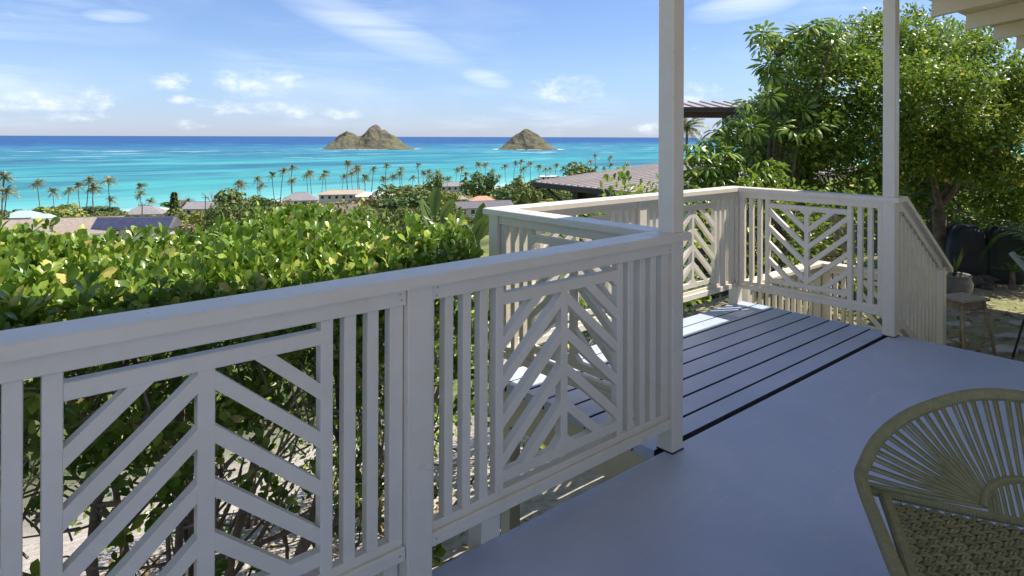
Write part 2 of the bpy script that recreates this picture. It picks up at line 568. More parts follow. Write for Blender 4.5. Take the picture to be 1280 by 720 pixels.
def mat_sea():
    m, T, b, _ = new_mat('sea_water')
    P = qpos(T)
    sep = T.node('ShaderNodeSeparateXYZ'); T.link(P, sep.inputs[0])
    p = sep.outputs[1]
    nb = T.noise(T.mapping(P, scale=(.3, 1, 1)), .0022, 5, .6, .5)
    ns = T.noise(T.mapping(P, scale=(.35, 1, 1)), .008, 6, .65, .5)
    pk = T.math('ADD', T.math('MULTIPLY', p, .001), T.math('MULTIPLY', T.math('SUBTRACT', nb, .5), .35))
    c = T.ramp(T.math('MULTIPLY', pk, .2), [
        (.060, (.42, .66, .56)), (.068, (.15, .45, .42)), (.085, (.065, .345, .33)), (.13, (.04, .28, .305)), (.20, (.03, .215, .27)),
        (.27, (.034, .205, .29)), (.35, (.028, .175, .275)), (.43, (.022, .135, .265)), (.50, (.014, .085, .25)), (.60, (.012, .065, .22)), (1, (.014, .065, .21))])
    # reef and sand patches on the bottom
    reef = T.math('MULTIPLY', T.ramp(ns, [(.48, 0.0), (.64, .75)]), T.ramp(T.math('MULTIPLY', p, .0005), [(.17, 0.0), (.25, 1.0), (.9, .8), (1, .0)]))
    c = T.mix(reef, c, (.03, .125, .20))
    sandp = T.math('MULTIPLY', T.ramp(T.noise(T.mapping(P, loc=(300, 90, 0), scale=(.25, 1, 1)), .0045, 5, .6, .4), [(.53, 0.0), (.68, .7)]),
                   T.ramp(T.math('MULTIPLY', p, .0005), [(.15, 0.3), (.3, 1.0), (.8, .6), (1, .0)]))
    c = T.mix(sandp, c, (.10, .42, .40))
    # ripples seen from far: thin streaks of light and dark
    st = T.noise(T.mapping(P, scale=(.14, 1, 1)), .075, 5, .7)
    c = T.mix(T.ramp(st, [(.52, 0.0), (.70, .45)]), c, (.02, .12, .21))
    c = T.mix(T.ramp(st, [(.26, .45), (.44, .0)]), c, (.12, .40, .42))
    st2 = T.noise(T.mapping(P, loc=(11, 5, 0), scale=(.38, 1, 1)), .015, 5, .62, .6)
    inner = T.ramp(T.math('MULTIPLY', p, .0002), [(.065, 0.0), (.10, 1.0), (.45, 1.0), (.8, .35)])
    c = T.mix(T.math('MULTIPLY', T.ramp(st2, [(.49, 0.0), (.64, .7)]), inner), c, (.02, .095, .165))
    c = T.mix(T.math('MULTIPLY', T.ramp(st2, [(.28, .7), (.46, .0)]), inner), c, (.13, .47, .43))
    # breaking waves over the reef, whitecaps further out
    wv = T.noise(T.mapping(P, loc=(40, 10, 0), scale=(.22, 1, 1)), .028, 6, .72, .3)
    wm = T.noise(T.mapping(P, loc=(90, 400, 0), scale=(.5, 1, 1)), .0030, 3, .5)
    band = T.ramp(T.math('MULTIPLY', p, .0002), [(.12, 0.0), (.18, .85), (.34, .9), (.5, .6), (.9, .35)])
    thr = T.math('MULTIPLY_ADD', T.math('MULTIPLY', wm, band), .42, wv)
    foam = T.ramp(thr, [(.80, 0.0), (.84, .8)])
    c = T.mix(foam, c, (.80, .84, .85))
    T.link(c, b.inputs['Base Color'])
    b.inputs['Roughness'].default_value = .42
    b.inputs['Specular IOR Level'].default_value = .08
    h = T.math('ADD', T.noise(T.mapping(P, scale=(.35, 1, 1)), .35, 5, .6), T.math('MULTIPLY', wv, 2.0))
    bump(T, b, h, .5, .6)
    return m


def mat_island():
    m, T, b, _ = new_mat('island_rock')
    geo = T.node('ShaderNodeNewGeometry')
    P = geo.outputs['Position']
    sepn = T.node('ShaderNodeSeparateXYZ'); T.link(geo.outputs['Normal'], sepn.inputs[0])
    n1 = T.noise(P, .035, 6, .7); n2 = T.noise(P, .14, 5, .7)
    c = T.mix(T.ramp(n1, [(.38, 0.0), (.62, 1.0)]), (.11, .095, .075), (.20, .18, .115))
    c = T.mix(T.ramp(n2, [(.5, 0.0), (.7, .8)]), c, (.06, .052, .042))
    c = T.mix(T.ramp(sepn.outputs[2], [(.62, 0.0), (.85, .6)]), c, (.175, .17, .095))
    sepp = T.node('ShaderNodeSeparateXYZ'); T.link(P, sepp.inputs[0])
    T.link(c, b.inputs['Base Color'])
    b.inputs['Roughness'].default_value = .95
    b.inputs['Specular IOR Level'].default_value = .1
    bump(T, b, n2, 4.0)
    return m


def mat_roof(name, col, var=.2, scale=1.5, rough=.85):
    return mat_plain(name, col, rough, var, scale, 0, spec=.25)


def mat_cord():
    m, T, b, _ = new_mat('olive_cord')
    P = geopos(T)
    n = T.noise(P, 40, 4, .6)
    n2 = T.noise(P, 420, 2, .6)
    geo = T.node('ShaderNodeNewGeometry')
    c = T.ramp(geo.outputs['Random Per Island'], [(0, (.20, .185, .08)), (.5, (.27, .25, .115)), (1, (.36, .33, .165))])
    c = T.mix(T.ramp(n, [(.35, .35), (.65, .0)]), c, (.14, .125, .05))
    T.link(c, b.inputs['Base Color'])
    b.inputs['Roughness'].default_value = .5
    b.inputs['Specular IOR Level'].default_value = .35
    bump(T, b, n2, .0008)
    return m


M['deck'] = mat_deck(); M['ground'] = mat_ground(); M['sea'] = mat_sea(); M['island'] = mat_island(); M['cord'] = mat_cord()
M['foam'] = mat_plain('foam', (.82, .84, .84), .8, .1, .05)
M['solar'] = mat_plain('solar_panel', (.05, .055, .10), .35, .2, .5)
M['winglass'] = mat_plain('window_glass', (.03, .04, .05), .15, .3, 1, spec=.6)
M['housewall'] = mat_plain('house_wall', (.62, .58, .50), .8, .1, 1)
M['whitewall'] = mat_plain('white_house_wall', (.78, .77, .74), .8, .08, 1)

# ------------------------------------------------------------------ terrain
SEA = EYE - 32.0
_pp = np.array([-60, 0, 2.0, 5, 8, 12, 20, 40, 80, 130, 180, 240, 300, 314, 330, 360])
_pz = np.array([-2.2, 2.26, 2.62, 3.10, 4.2, 5.8, 8.2, 13, 19.5, 25, 28.3, 30.5, 31.5, 31.95, 32.8, 35])


def terrain(q, p):
    q = np.asarray(q, float); p = np.asarray(p, float)
    base = EYE - np.interp(p, _pp, _pz)
    base = np.where(p < 0, -.73, base)
    # the yard beside the steps is a level terrace
    w = np.clip((q - 4.2) / 1.4, 0, 1) * np.clip((7.5 - p) / 3.0, 0, 1) * np.clip((40 - q) / 12, 0, 1)
    w = w * w * (3 - 2 * w)
    return base * (1 - w) + (-.73) * w


def ground_z(x, y):
    v = np.array((x, y)); return float(terrain(v @ E1, v @ E2))


def build_ground():
    def axis(lo, hi, n, near):
        a = np.concatenate([-np.geomspace(near, -lo, n)[::-1], np.linspace(-near, near, 9)[1:-1], np.geomspace(near, hi, n)])
        return a
    qs = np.unique(np.concatenate([axis(-2600, 2600, 46, 2.0), np.linspace(-3, 16, 96)]))
    ps = np.unique(np.concatenate([np.linspace(-60, 0, 10), np.linspace(0, 14, 71), np.geomspace(14.3, 300, 60), np.linspace(302, 360, 16)]))
    Q, Pm = np.meshgrid(qs, ps)
    Z = terrain(Q, Pm)
    nz = np.sin(Q * 1.9 + np.sin(Pm * 2.3)) * np.sin(Pm * 2.1 + 1) * .03
    Z = Z + np.where(Pm < 14, nz, nz * 6)
    X = E1[0] * Q + E2[0] * Pm; Y = E1[1] * Q + E2[1] * Pm
    V = np.stack([X, Y, Z], -1).reshape(-1, 3)
    nq = len(qs)
    i, j = np.meshgrid(np.arange(len(ps) - 1), np.arange(nq - 1), indexing='ij')
    a = (i * nq + j).ravel()
    F = np.stack([a, a + 1, a + nq + 1, a + nq], -1)
    o = obj('ground', fast_mesh('ground', V, F, M['ground'], True), kind='structure')
    return o


ground = build_ground()


def build_sea():
    R = 90000
    V = []; F = []
    def add(q, p): V.append(tuple(W(q, p, SEA))); return len(V) - 1
    ps = [300, 500, 1000, 2500, 6000, 20000, R]; qs = [-R, -8000, -2000, -500, 0, 500, 2000, 8000, R]
    for p in ps:
        for q in qs: add(q, p)
    n = len(qs)
    for i in range(len(ps) - 1):
        for j in range(n - 1):
            F.append((i * n + j, i * n + j + 1, (i + 1) * n + j + 1, (i + 1) * n + j))
    obj('sea', mesh_from('sea', V, F, M['sea']), kind='structure')


build_sea()


def fbm(x, y, seed, octv=5):
    r = np.random.default_rng(seed); s = np.zeros_like(x); a = 1.0; f = 1.0
    for k in range(octv):
        for j in range(3):
            th = r.uniform(0, 6.28); ph = r.uniform(0, 6.28)
            s += a / 3 * np.sin((x * np.cos(th) + y * np.sin(th)) * f + ph + 1.3 * np.sin((x * np.sin(th) - y * np.cos(th)) * f * .7 + ph))
        a *= .55; f *= 2.05
    return s


def island(prof, depth, label, seed, beach):
    """prof: photo outline [(u, height px)], water line 16.4 px under the horizon"""
    D = 32 * FPX / 15.6
    us = np.array([a for a, b in prof], float); hs = np.array([b for a, b in prof], float) * D / FPX
    uc = (us[0] + us[-1]) / 2
    xs = (us - uc) * D / FPX
    nx, ny = 110, 60
    X = np.linspace(xs[0], xs[-1], nx); Yv = np.linspace(-depth / 2, depth / 2, ny)
    XX, YY = np.meshgrid(X, Yv)
    H = np.interp(XX, xs, hs)
    wy = np.clip(1 - np.abs(YY / (depth / 2)) ** 1.35, 0, 1)
    H = H * wy
    ridge = np.abs(fbm(XX * .05, YY * .05, seed)) ; fine = fbm(XX * .16, YY * .16, seed + 5, 4)
    hm = hs.max()
    H = H - (ridge * .16 * hm - .03 * hm) * np.clip(H / (hm * .35), 0, 1) * np.clip(np.abs(YY) / (depth * .06), 0, 1) + fine * .03 * hm * np.clip(H / (hm * .2), 0, 1)
    H = np.where(wy <= 0, -3, H)
    V = np.stack([XX, YY, H], -1).reshape(-1, 3)
    i, j = np.meshgrid(np.arange(ny - 1), np.arange(nx - 1), indexing='ij')
    a = (i * nx + j).ravel(); F = np.stack([a, a + 1, a + nx + 1, a + nx], -1)
    x = (uc - 640) / FPX * D
    root = empty('island', (x, D, SEA), 0, label, 'island', 'rocky islands out at sea')
    obj('rock_mass', fast_mesh('rock_mass', V, F, M['island'], False), root)
    # surf and a strip of sand where the rock meets the water
    mb = MB(); r = random.Random(seed); n = 90
    ring = []
    for k in range(n):
        t = 2 * math.pi * k / n
        rx = (xs[-1] - xs[0]) / 2; cx, sy = math.cos(t), math.sin(t)
        w0 = r.uniform(.0, 2.0); 
        o1 = r.uniform(4, 13) * (1.7 if abs(cx) > .9 else 1)
        ring.append(((rx * .96) * cx, depth * .46 * sy, (rx + o1) * cx, (depth * .5 + o1) * sy))
    V = []; F = []
    for a_, b_, c_, d_ in ring:
        V += [(a_, b_, .9), (c_, d_, .35)]
    for k in range(n):
        if r.random() < .16: continue
        k2 = (k + 1) % n
        F.append((2 * k, 2 * k + 1, 2 * k2 + 1, 2 * k2))
    obj('surf', mesh_from('surf', V, F, M['foam']), root)


island([(408, 0), (412, 4), (420, 14), (428, 20), (434, 22), (441, 20), (448, 16), (452, 16), (456, 20), (461, 26), (465, 29.5), (469, 31), (473, 29),
        (476, 25), (481, 24), (488, 20), (495, 15), (502, 9), (508, 4), (514, 2), (520, 0)], 150, 'larger rocky island with two humps and a pointed peak', 4, True)
island([(622, 0), (627, 3), (634, 9), (640, 15), (646, 19), (652, 23), (658, 26.5), (664, 24.5), (669, 21), (674, 18), (680, 13), (686, 7), (691, 2.5), (698, 0)], 120,
       'smaller cone shaped rocky island', 9, False)

# ------------------------------------------------------------------ deck
TILT = .009
def dz(q):
    return -TILT * (q - 2.6)


def deck_floor():
    """the painted main floor: one slab with an eased outer edge, very slightly pitched"""
    q0, q1, p0, p1, th, r = -5.0, 5.63, -3.4, 1.888, .045, .016
    prof = [(p0, -th), (p1 - .004, -th)] + [(p1 - r + r * math.sin(a), -r + r * math.cos(a)) for a in np.linspace(math.pi / 2, 0, 6)] + [(p0, 0)]
    qs = [q0, -1, 1, 2.6, 4, q1 - .02, q1 - .006, q1]
    V = []; F = []
    for k, q in enumerate(qs):
        dn = (0, 0, 0, 0, 0, 0, -.003, -.014)[k]
        for p, z in prof:
            V.append(tuple(W(q, p, z + dz(q) + (dn if z > -th else 0))))
    n = len(prof)
    for i in range(len(qs) - 1):
        for j in range(n):
            k = (j + 1) % n
            F.append((i * n + j, (i + 1) * n + j, (i + 1) * n + k, i * n + k))
    F.append(tuple(range(n))); F.append(tuple((len(qs) - 1) * n + j for j in range(n - 1, -1, -1)))
    d = obj('deck', mesh_from('deck', V, F, M['deck']), kind='structure')
    return d


deck = deck_floor()
droot = empty('deck_framing', W(0, 0, 0), YAW, 'white painted rim boards and posts under the blue deck', 'deck framing')
def rim(name, q0, q1, p0, p1, z0, z1, mat='cream', c=.003):
    return cbox_obj(name, q0, q1, p0, p1, z0, z1, M[mat], droot, c)
rim('rim_board', -5, 5.55, 1.835, 1.873, -.29, -.055)
rim('rim_board', 5.575, 5.612, -3.35, 1.825, -.29, -.085)
rim('rim_board', 2.588, 2.626, 1.895, 3.215, -.27, -.040)
rim('rim_board', 2.63, 5.60, 3.178, 3.216, -.27, -.075)
rim('rim_board', 5.60, 5.638, 1.90, 3.215, -.27, -.075)
for q in (.25, 1.475, 2.60, 4.1, 5.50):
    rim('support_post', q, q + .09, 1.735, 1.826, -1.6, -.055)
for q in (2.64, 4.1, 5.49):
    rim('support_post', q, q + .09, 3.08, 3.17, -1.7, -.075)

M['gapshade'] = mat_plain('board_edge_gap_shade', (.045, .045, .055), .9, .3, 12)  # dark colour on the board sides stands in for shade inside the gaps
# boards of the extension, each a child of the deck
bp = [1.912, 2.053, 2.213, 2.376, 2.541, 2.706, 2.876, 3.046, 3.205]
for a, b in zip(bp[:-1], bp[1:]):
    g = .0085
    L = 5.66 - 2.575
    me_key = round(b - a, 3)
    V, F = chamfer_box(-L / 2, L / 2, -(b - a) / 2 + g, (b - a) / 2 - g, -.06, 0, .002)
    me = mesh_from('deck_board', V, F, M['deck']); me.materials.append(M['gapshade'])
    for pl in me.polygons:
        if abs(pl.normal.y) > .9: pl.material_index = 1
    o = obj('deck_board', me, deck)
    qc = (5.66 + 2.575) / 2 + random.uniform(-.004, .004)
    o.location = W(qc, (a + b) / 2, dz(qc) - .002 + random.uniform(-.001, .001))
    o.rotation_euler = (0, math.atan(TILT), YAW)

# stair treads hidden under the deck's right edge
st = empty('deck_steps', W(5.65, .2, -.73), YAW, 'grey wooden steps going down from the deck to the yard', 'steps')
for k in range(3):
    cbox_obj('tread', .02 + k * .3, .30 + k * .3, -1.0, 1.5, .73 - .18 * (k + 1) - .075, .73 - .18 * (k + 1) - .035, M['deck'], st)
for y in (-.98, 1.45):
    mb = MB(); mb.prism([(0, .0), (1.25, -.02 + .0), (1.25, .02), (0.0, .62)], y, y + .04, lambda a, b, t: (a, t, b))
    mb.build('stringer', M['cream'], st)

# ------------------------------------------------------------------ railings
ZC0, ZC1 = 1.029, 1.067          # cap
ZAP = .971                       # lower edge of the apron under the cap
ZB0, ZB1 = .128, .197            # bottom rail
ZP0, ZP1, ZP2, ZP3 = .221, .264, .894, .939   # chevron panel rails


def clip(poly, f):
    """Sutherland-Hodgman against half plane f(x,y)>=0 (f linear)"""
    out = []
    for i in range(len(poly)):
        a, b = poly[i], poly[(i + 1) % len(poly)]
        fa, fb = f(*a), f(*b)
        if fa >= 0: out.append(a)
        if fa * fb < 0:
            t = fa / (fa - fb); out.append((a[0] + t * (b[0] - a[0]), a[1] + t * (b[1] - a[1])))
    return out


def chevron(root, x0, x1, c0, c1, up, yc, mat):
    """slats between stiles x0..x1 with a centre stile c0..c1; up=True: they climb to the centre"""
    th = .0175
    sl, vt, pitch = .86, .0505, .147
    e = .0015
    for side in (-1, 1):
        a0, a1 = (x0 - e, c0 + e) if side < 0 else (c1 - e, x1 + e)
        xc = c0 if side < 0 else c1
        for k in range(-4, 7):
            ztop = .890 + .147 - k * pitch                  # top edge at the centre stile
            if up:
                zf = lambda x, zt=ztop: zt - sl * abs(x - xc)
            else:
                zf = lambda x, zt=ztop: (ZP0 + ZP3) - zt + vt + sl * abs(x - xc)
            poly = [(a0, zf(a0) - vt), (a1, zf(a1) - vt), (a1, zf(a1)), (a0, zf(a0))]
            poly = clip(poly, lambda x, z: z - (ZP1 - e))
            if len(poly) >= 3: poly = clip(poly, lambda x, z: (ZP2 + e) - z)
            if len(poly) < 3: continue
            ar = abs(sum(poly[i][0] * poly[(i + 1) % len(poly)][1] - poly[(i + 1) % len(poly)][0] * poly[i][1] for i in range(len(poly)))) / 2
            if ar < .0006: continue
            mb = MB(); mb.prism(poly, yc - th, yc + th, lambda a, b, t: (a, t, b))
            mb.build('slat', mat, root)


M['nail'] = mat_plain('painted_nail', (.42, .37, .30), .5, .3, 60)
_mb = MB(); _mb.tube([(0, 0, -.0012), (0, 0, .0012)], .0036, 8); NAIL = _mb.mesh('nail_head', M['nail'])


def rail_bay(root, x0, x1, bals, stiles, cen, halves, up, yc=0.0, mat=None):
    """x0..x1 between posts; lists are (start, end) along the run"""
    mat = mat or M['white']
    hb = .019
    B = lambda n, a, b, y0, y1, z0, z1, c=.0025: cbox_obj(n, a, b, yc + y0, yc + y1, z0, z1, mat, root, c)
    B('apron', x0 + .001, x1 - .001, -hb - .017, -hb - .001, ZAP, ZC0 - .001)
    B('apron', x0 + .001, x1 - .001, hb + .001, hb + .017, ZAP, ZC0 - .001)
    B('head_rail', x0 + .0015, x1 - .0015, -hb + .001, hb - .001, ZAP + .012, ZC0 - .002)
    B('bottom_rail', x0 + .001, x1 - .001, -hb, hb, ZB0, ZB1)
    B('kick_board', x0 + .0012, x1 - .0012, -hb - .017, -hb - .001, ZB0 - .004, ZB1 - .027)
    B('kick_board', x0 + .0012, x1 - .0012, hb + .001, hb + .017, ZB0 - .004, ZB1 - .027)
    for a, b in bals:
        B('baluster', a, b, -hb + .0005, hb - .0005, ZB1 - .001, ZAP + .013)
    for a, b in halves:
        B('side_stile', a, b, -hb + .0005, hb - .0005, ZB1 - .001, ZAP + .013)
    for a, b in stiles:
        B('panel_stile', a, b, -hb, hb, ZB1 - .001, ZAP + .0132)
    for xx in (x0 + .022, x1 - .022):
        for sg in (-1, 1):
            for zz in (ZAP + .016 + random.uniform(-.003, .003), ZC0 - .018, ZB0 + .02):
                o = obj('nail_head', NAIL, root, (xx + random.uniform(-.004, .004), yc + sg * (hb + .0172), zz), (math.pi / 2, 0, 0))
    s0, s1 = stiles[0][1], stiles[1][0]
    B('panel_rail', s0 - .001, s1 + .001, -hb + .001, hb - .001, ZP0, ZP1)
    B('panel_rail', s0 - .001, s1 + .001, -hb + .001, hb - .001, ZP2, ZP3)
    B('panel_stile', cen[0], cen[1], -hb + .0006, hb - .0006, ZP1 - .001, ZP2 + .001)
    chevron(root, s0, s1, cen[0], cen[1], up, yc, mat)


def rail_post(root, x0, yc=0.0, z0=.0, z1=ZC0 - .001, w=.089, name='post'):
    return cbox_obj(name, x0, x0 + w, yc - w / 2, yc + w / 2, z0, z1, M['white'], root, .003)


def cap(root, pts, name='cap_rail', mat=None):
    """top board as an outline in local x,y with eased edges"""
    n = len(pts)
    P = [Vector((x, y)) for x, y in pts]
    ins = []
    c = .004
    for i in range(n):
        a, b, d = P[i - 1], P[i], P[(i + 1) % n]
        e0 = (b - a).normalized(); e1 = (d - b).normalized()
        n0 = Vector((-e0.y, e0.x)); n1 = Vector((-e1.y, e1.x))
        m = (n0 + n1); m = m / max(m.dot(n0), .2)
        ins.append(b + m * c)
    V = [(*p, ZC0) for p in P] + [(*p, ZC1 - c) for p in P] + [(*p, ZC1) for p in ins]
    F = [tuple(range(n - 1, -1, -1)), tuple(2 * n + i for i in range(n))]
    for l in (0, 1):
        F += [(l * n + i, l * n + (i + 1) % n, (l + 1) * n + (i + 1) % n, (l + 1) * n + i) for i in range(n)]
    return obj(name, mesh_from(name, V, F, mat or M['white']), root)


# run A: along the front of the deck, under the porch roof (local x = q, y = p - 1.8765)
PA = 1.871
ra = empty('deck_railing', W(0, PA, 0), YAW, 'long shaded white railing with chevron panels beside the leafy hedge', 'railing', 'white chevron railings of the deck')
rail_bay(ra, 1.220, 2.601,
         [(1.286, 1.323), (1.366, 1.402), (1.443, 1.480), (2.292, 2.331), (2.378, 2.417), (2.458, 2.498)],
         [(1.518, 1.556), (2.218, 2.256)], (1.864, 1.903), [(1.2215, 1.243), (2.544, 2.5995)], True)
rail_bay(ra, -.27, 1.120,
         [(-.09, -.05), (-.01, .030), (.070, .109), (.907, .947), (.987, 1.027)],
         [(.144, .186), (.830, .870)], (.483, .528), [(-.268, -.17), (1.068, 1.1185)], True)
rail_bay(ra, -1.75, -.359, [(-1.57, -1.53), (-1.49, -1.45), (-1.41, -1.37), (-.573, -.533), (-.493, -.453)],
         [(-1.336, -1.294), (-.65, -.61)], (-.997, -.952), [(-1.748, -1.65), (-.412, -.361)], True)
rail_post(ra, 1.121, .003, -.33, w=.098); rail_post(ra, -.359, .003, -.33); rail_post(ra, -1.84, .003, -.33)
cbox_obj('stub_post', 1.475, 1.565, .010, .095, -.4, ZB0 - .001, M['white'], ra)
cbox_obj('stub_post', 1.062, 1.118, .010, .095, -.4, ZB0 - .001, M['white'], ra)
cap(ra, [(-1.9, -.068), (2.711, -.068), (2.711, .072), (-1.9, .072)])

# run B: short return running away from the porch post (local x = p, y = 2.6465 - q)
LAY = dict(bals=[(2.003, 2.041), (2.081, 2.119), (2.946, 2.983), (3.027, 3.064)], stiles=[(2.159, 2.198), (2.869, 2.908)], cen=(2.514, 2.553))
QB = 2.6465
rb = empty('deck_railing', W(QB, 0, 0), YAW + math.pi / 2, 'short white return railing joining the shaded post to the seaward corner', 'railing', 'white chevron railings of the deck')
rail_bay(rb, 1.922, 3.164, halves=[(1.9235, 1.966), (3.11, 3.1625)], up=True, **LAY)
rail_post(rb, 3.165, 0, -.27, name='corner_post')
cap(rb, [(1.9445, -.068), (3.1435, -.068), (3.2835, .072), (1.9445, .072)])

# run C: seaward side of the extension
PC = 3.2095
rc = empty('deck_railing', W(0, PC, 0), YAW, 'sunlit white chevron railing on the seaward side of the board deck', 'railing', 'white chevron railings of the deck')
def long_lay(c, a, b):
    bl = []
    for s in (-1, 1):
        for k in (1, 2, 3):
            m = c + s * (.355 + .079 * k); bl.append((m - .019, m + .019))
    return dict(bals=sorted(bl), stiles=[(c - .374, c - .336), (c + .336, c + .374)], cen=(c - .0195, c + .0195),
                halves=[(a + .0015, c - .374 - .079 * 3 - .04), (c + .374 + .079 * 3 + .04, b - .0015)])
rail_bay(rc, 2.693, 4.054, up=True, **long_lay(3.373, 2.693, 4.054))
rail_bay(rc, 4.146, 5.5085, up=True, **long_lay(4.827, 4.146, 5.5085))
rail_post(rc, 4.0555, 0, -.27)
QD = 5.5545
rail_post(rc, 5.510, 0, -.27, name='corner_post')
cap(rc, [(2.7165, -.066), (5.4895, -.066), (5.6235, .074), (2.5765, .074)])

# run D: side of the extension towards the yard
rd = empty('deck_railing', W(QD, 0, 0), YAW + math.pi / 2, 'white railing with V shaped chevron panel at the yard end of the boards', 'railing', 'white chevron railings of the deck')
rail_bay(rd, 1.922, 3.164, halves=[(1.9235, 1.966), (3.11, 3.1625)], up=False, **LAY)
cap(rd, [(1.80, -.068), (3.283, -.068), (3.1435, .066), (1.80, .066)])

# porch posts
for q, lab in ((2.602, 'shaded square white porch post where the long railing ends'), (5.510, 'square white porch post beside the sloping stair rail')):
    r = empty('porch_post', W(q, 1.832, dz(q)), YAW, lab, 'post', 'white porch posts')
    cbox_obj('shaft', 0, .089, 0, .0892, .004, 2.66 - dz(q), M['white'], r, .004)
    cbox_obj('base_shim', -.003, .092, -.003, .092, 0, .006, M['blackmetal'], r, .001)

# stair rail E
re_ = empty('stair_railing', W(5.602, 1.8765, 0), YAW, 'white stair railing sloping down from the porch post into the yard', 'railing')
S = -.612; xk = .115
zt = lambda x: ZC1 + S * max(0, x - xk)
def slope_board(name, x0, x1, top, bot, y0, y1):
    mb = MB()
    xs = [x0] + ([xk] if x0 < xk < x1 else []) + [x1]
    mb.prism([(x, zt(x) - bot) for x in xs] + [(x, zt(x) - top) for x in reversed(xs)], y0, y1, lambda a, b, t: (a, t, b))
    return mb.build(name, M['white'], re_)
slope_board('cap_rail', .003, 1.31, 0, .042, -.066, .066)
slope_board('apron', .003, 1.095, .043, .125, -.037, -.021)
slope_board('apron', .003, 1.095, .043, .125, .021, .037)
slope_board('bottom_rail', .003, 1.095, .985, 1.055, -.020, .020)
slope_board('kick_board', .003, 1.095, .992, 1.060, -.037, -.021)
cbox_obj('post', 1.096, 1.186, -.045, .045, -.8, zt(1.14) - .075, M['white'], re_)
for k in range(10):
    x = .115 + k * .0945
    mb = MB(); w = .042
    mb.prism([(x, zt(x) - .99), (x + w, zt(x + w) - .99), (x + w, zt(x + w) - .115), (x, zt(x) - .115)], -.018, .018, lambda a, b, t: (a, t, b))
    mb.build('baluster', M['white'], re_)

# lower railing beyond, round the foot of the steps
rf = empty('lower_railing', W(7.41, 3.25, -.73), YAW, 'lower white railing round the landing at the foot of the stairs', 'railing')
h0 = .85
def lowrun(along_y, L):
    f = (lambda n, a, b, y0, y1, z0, z1: cbox_obj(n, y0, y1, a, b, z0, z1, M['white'], rf)) if along_y else \
        (lambda n, a, b, y0, y1, z0, z1: cbox_obj(n, a, b, y0, y1, z0, z1, M['white'], rf))
    f('cap_rail', -L, .069 if along_y else -.071, -.07, .07, h0 - .038, h0)
    f('apron', -L, -.046, -.036, .036, h0 - .10, h0 - .039)
    f('bottom_rail', -L, -.046, -.03, .03, .10, .165)
    return f
f = lowrun(True, 1.06)
rail_c = .0
for k in range(3): f('baluster', -.21 - k * .082, -.172 - k * .082, -.018, .018, .166, h0 - .101)
f('side_stile', -.14, -.047, -.019, .019, .1655, h0 - .1005)
f('panel_stile', -.455, -.417, -.02, .02, .1655, h0 - .1005); f('panel_stile', -1.058, -1.02, -.02, .02, .1655, h0 - .1005); f('panel_stile', -.757, -.719, -.0185, .0185, .24, h0 - .16)
f('panel_rail', -1.021, -.454, -.0185, .0185, .20, .24); f('panel_rail', -1.021, -.454, -.0185, .0185, h0 - .165, h0 - .125)
for k in range(-2, 4):
    for s in (-1, 1):
        xc = -.719 if s > 0 else -.757; xe = -.416 if s > 0 else -1.021
        z0 = .30 + k * .15
        poly = [(xc, z0), (xe, z0 + .29), (xe, z0 + .34), (xc, z0 + .05)]
        poly = clip(clip(poly, lambda x, z: z - .239), lambda x, z: h0 - .164 - z)
        if len(poly) >= 3:
            mb = MB(); mb.prism(poly, -.017, .017, lambda a, b, t: (t, a, b)); mb.build('slat', M['white'], rf)
g = lowrun(False, 1.55)
for k in range(10): g('baluster', -.20 - k * .14, -.16 - k * .14, -.018, .018, .166, h0 - .101)
cbox_obj('post', -.045, .045, -.045, .045, 0, h0 - .039, M['white'], rf)
cbox_obj('post', -.045, .045, -1.15, -1.061, 0, h0 - .02, M['white'], rf)
cbox_obj('post', -1.64, -1.551, -.045, .045, 0, h0 - .02, M['white'], rf)

# ------------------------------------------------------------------ porch roof
RS = .125                                   # rise per metre towards the house
PE = 2.05
def rz(p): return 2.70 + RS * (PE - p)
roof = empty('porch_roof', W(0, 0, 0), YAW, 'cream porch roof with exposed rafters over the deck', 'roof')
PB = -3.5
for k in range(-6, 6):
    q = 5.97 + 1.115 * k
    mb = MB(); d = .165
    mb.prism([(PE, rz(PE)), (PE - .012, rz(PE) + d), (PB, rz(PB) + d), (PB, rz(PB))], q, q + .075, lambda a, b, t: (t, a, b))
    mb.build('rafter', M['cream'], roof)
nb = 26
for k in range(nb):
    a = PE + .02 - (PE - PB) * k / nb; b = PE + .02 - (PE - PB) * (k + 1) / nb + .004
    mb = MB(); lo = .167
    mb.prism([(a, rz(a) + lo), (a, rz(a) + lo + .022), (b, rz(b) + lo + .022), (b, rz(b) + lo)], -1.45, 12.2, lambda x, y, t: (t, x, y))
    mb.build('roof_board', M['cream'], roof)
mb = MB(); mb.prism([(PE + .03, rz(PE) + .192), (PE + .03, rz(PE) + .205), (PB, rz(PB) + .205), (PB, rz(PB) + .192)], -1.45, 12.2, lambda x, y, t: (t, x, y))
M['shingle'] = mat_roof('roof_shingle', (.22, .18, .15))
mb.build('roofing', M['shingle'], roof)
mb = MB(); mb.box(-1.4, 5.66, 1.83, 1.92, 2.665, rz(1.92) - .001); mb.build('beam', M['cream'], roof)

# unseen wall added behind the porch to hold back light from the rear
added_wall = empty('house_wall', W(0, -2.4, 0), YAW, 'unseen cream wall added behind the porch to shape its light', 'wall')
mb = MB(); mb.box(3.2, 12.1, -.15, 0, -.75, rz(-2.4) - .02); mb.build('added_wall_panel', M['cream'], added_wall)

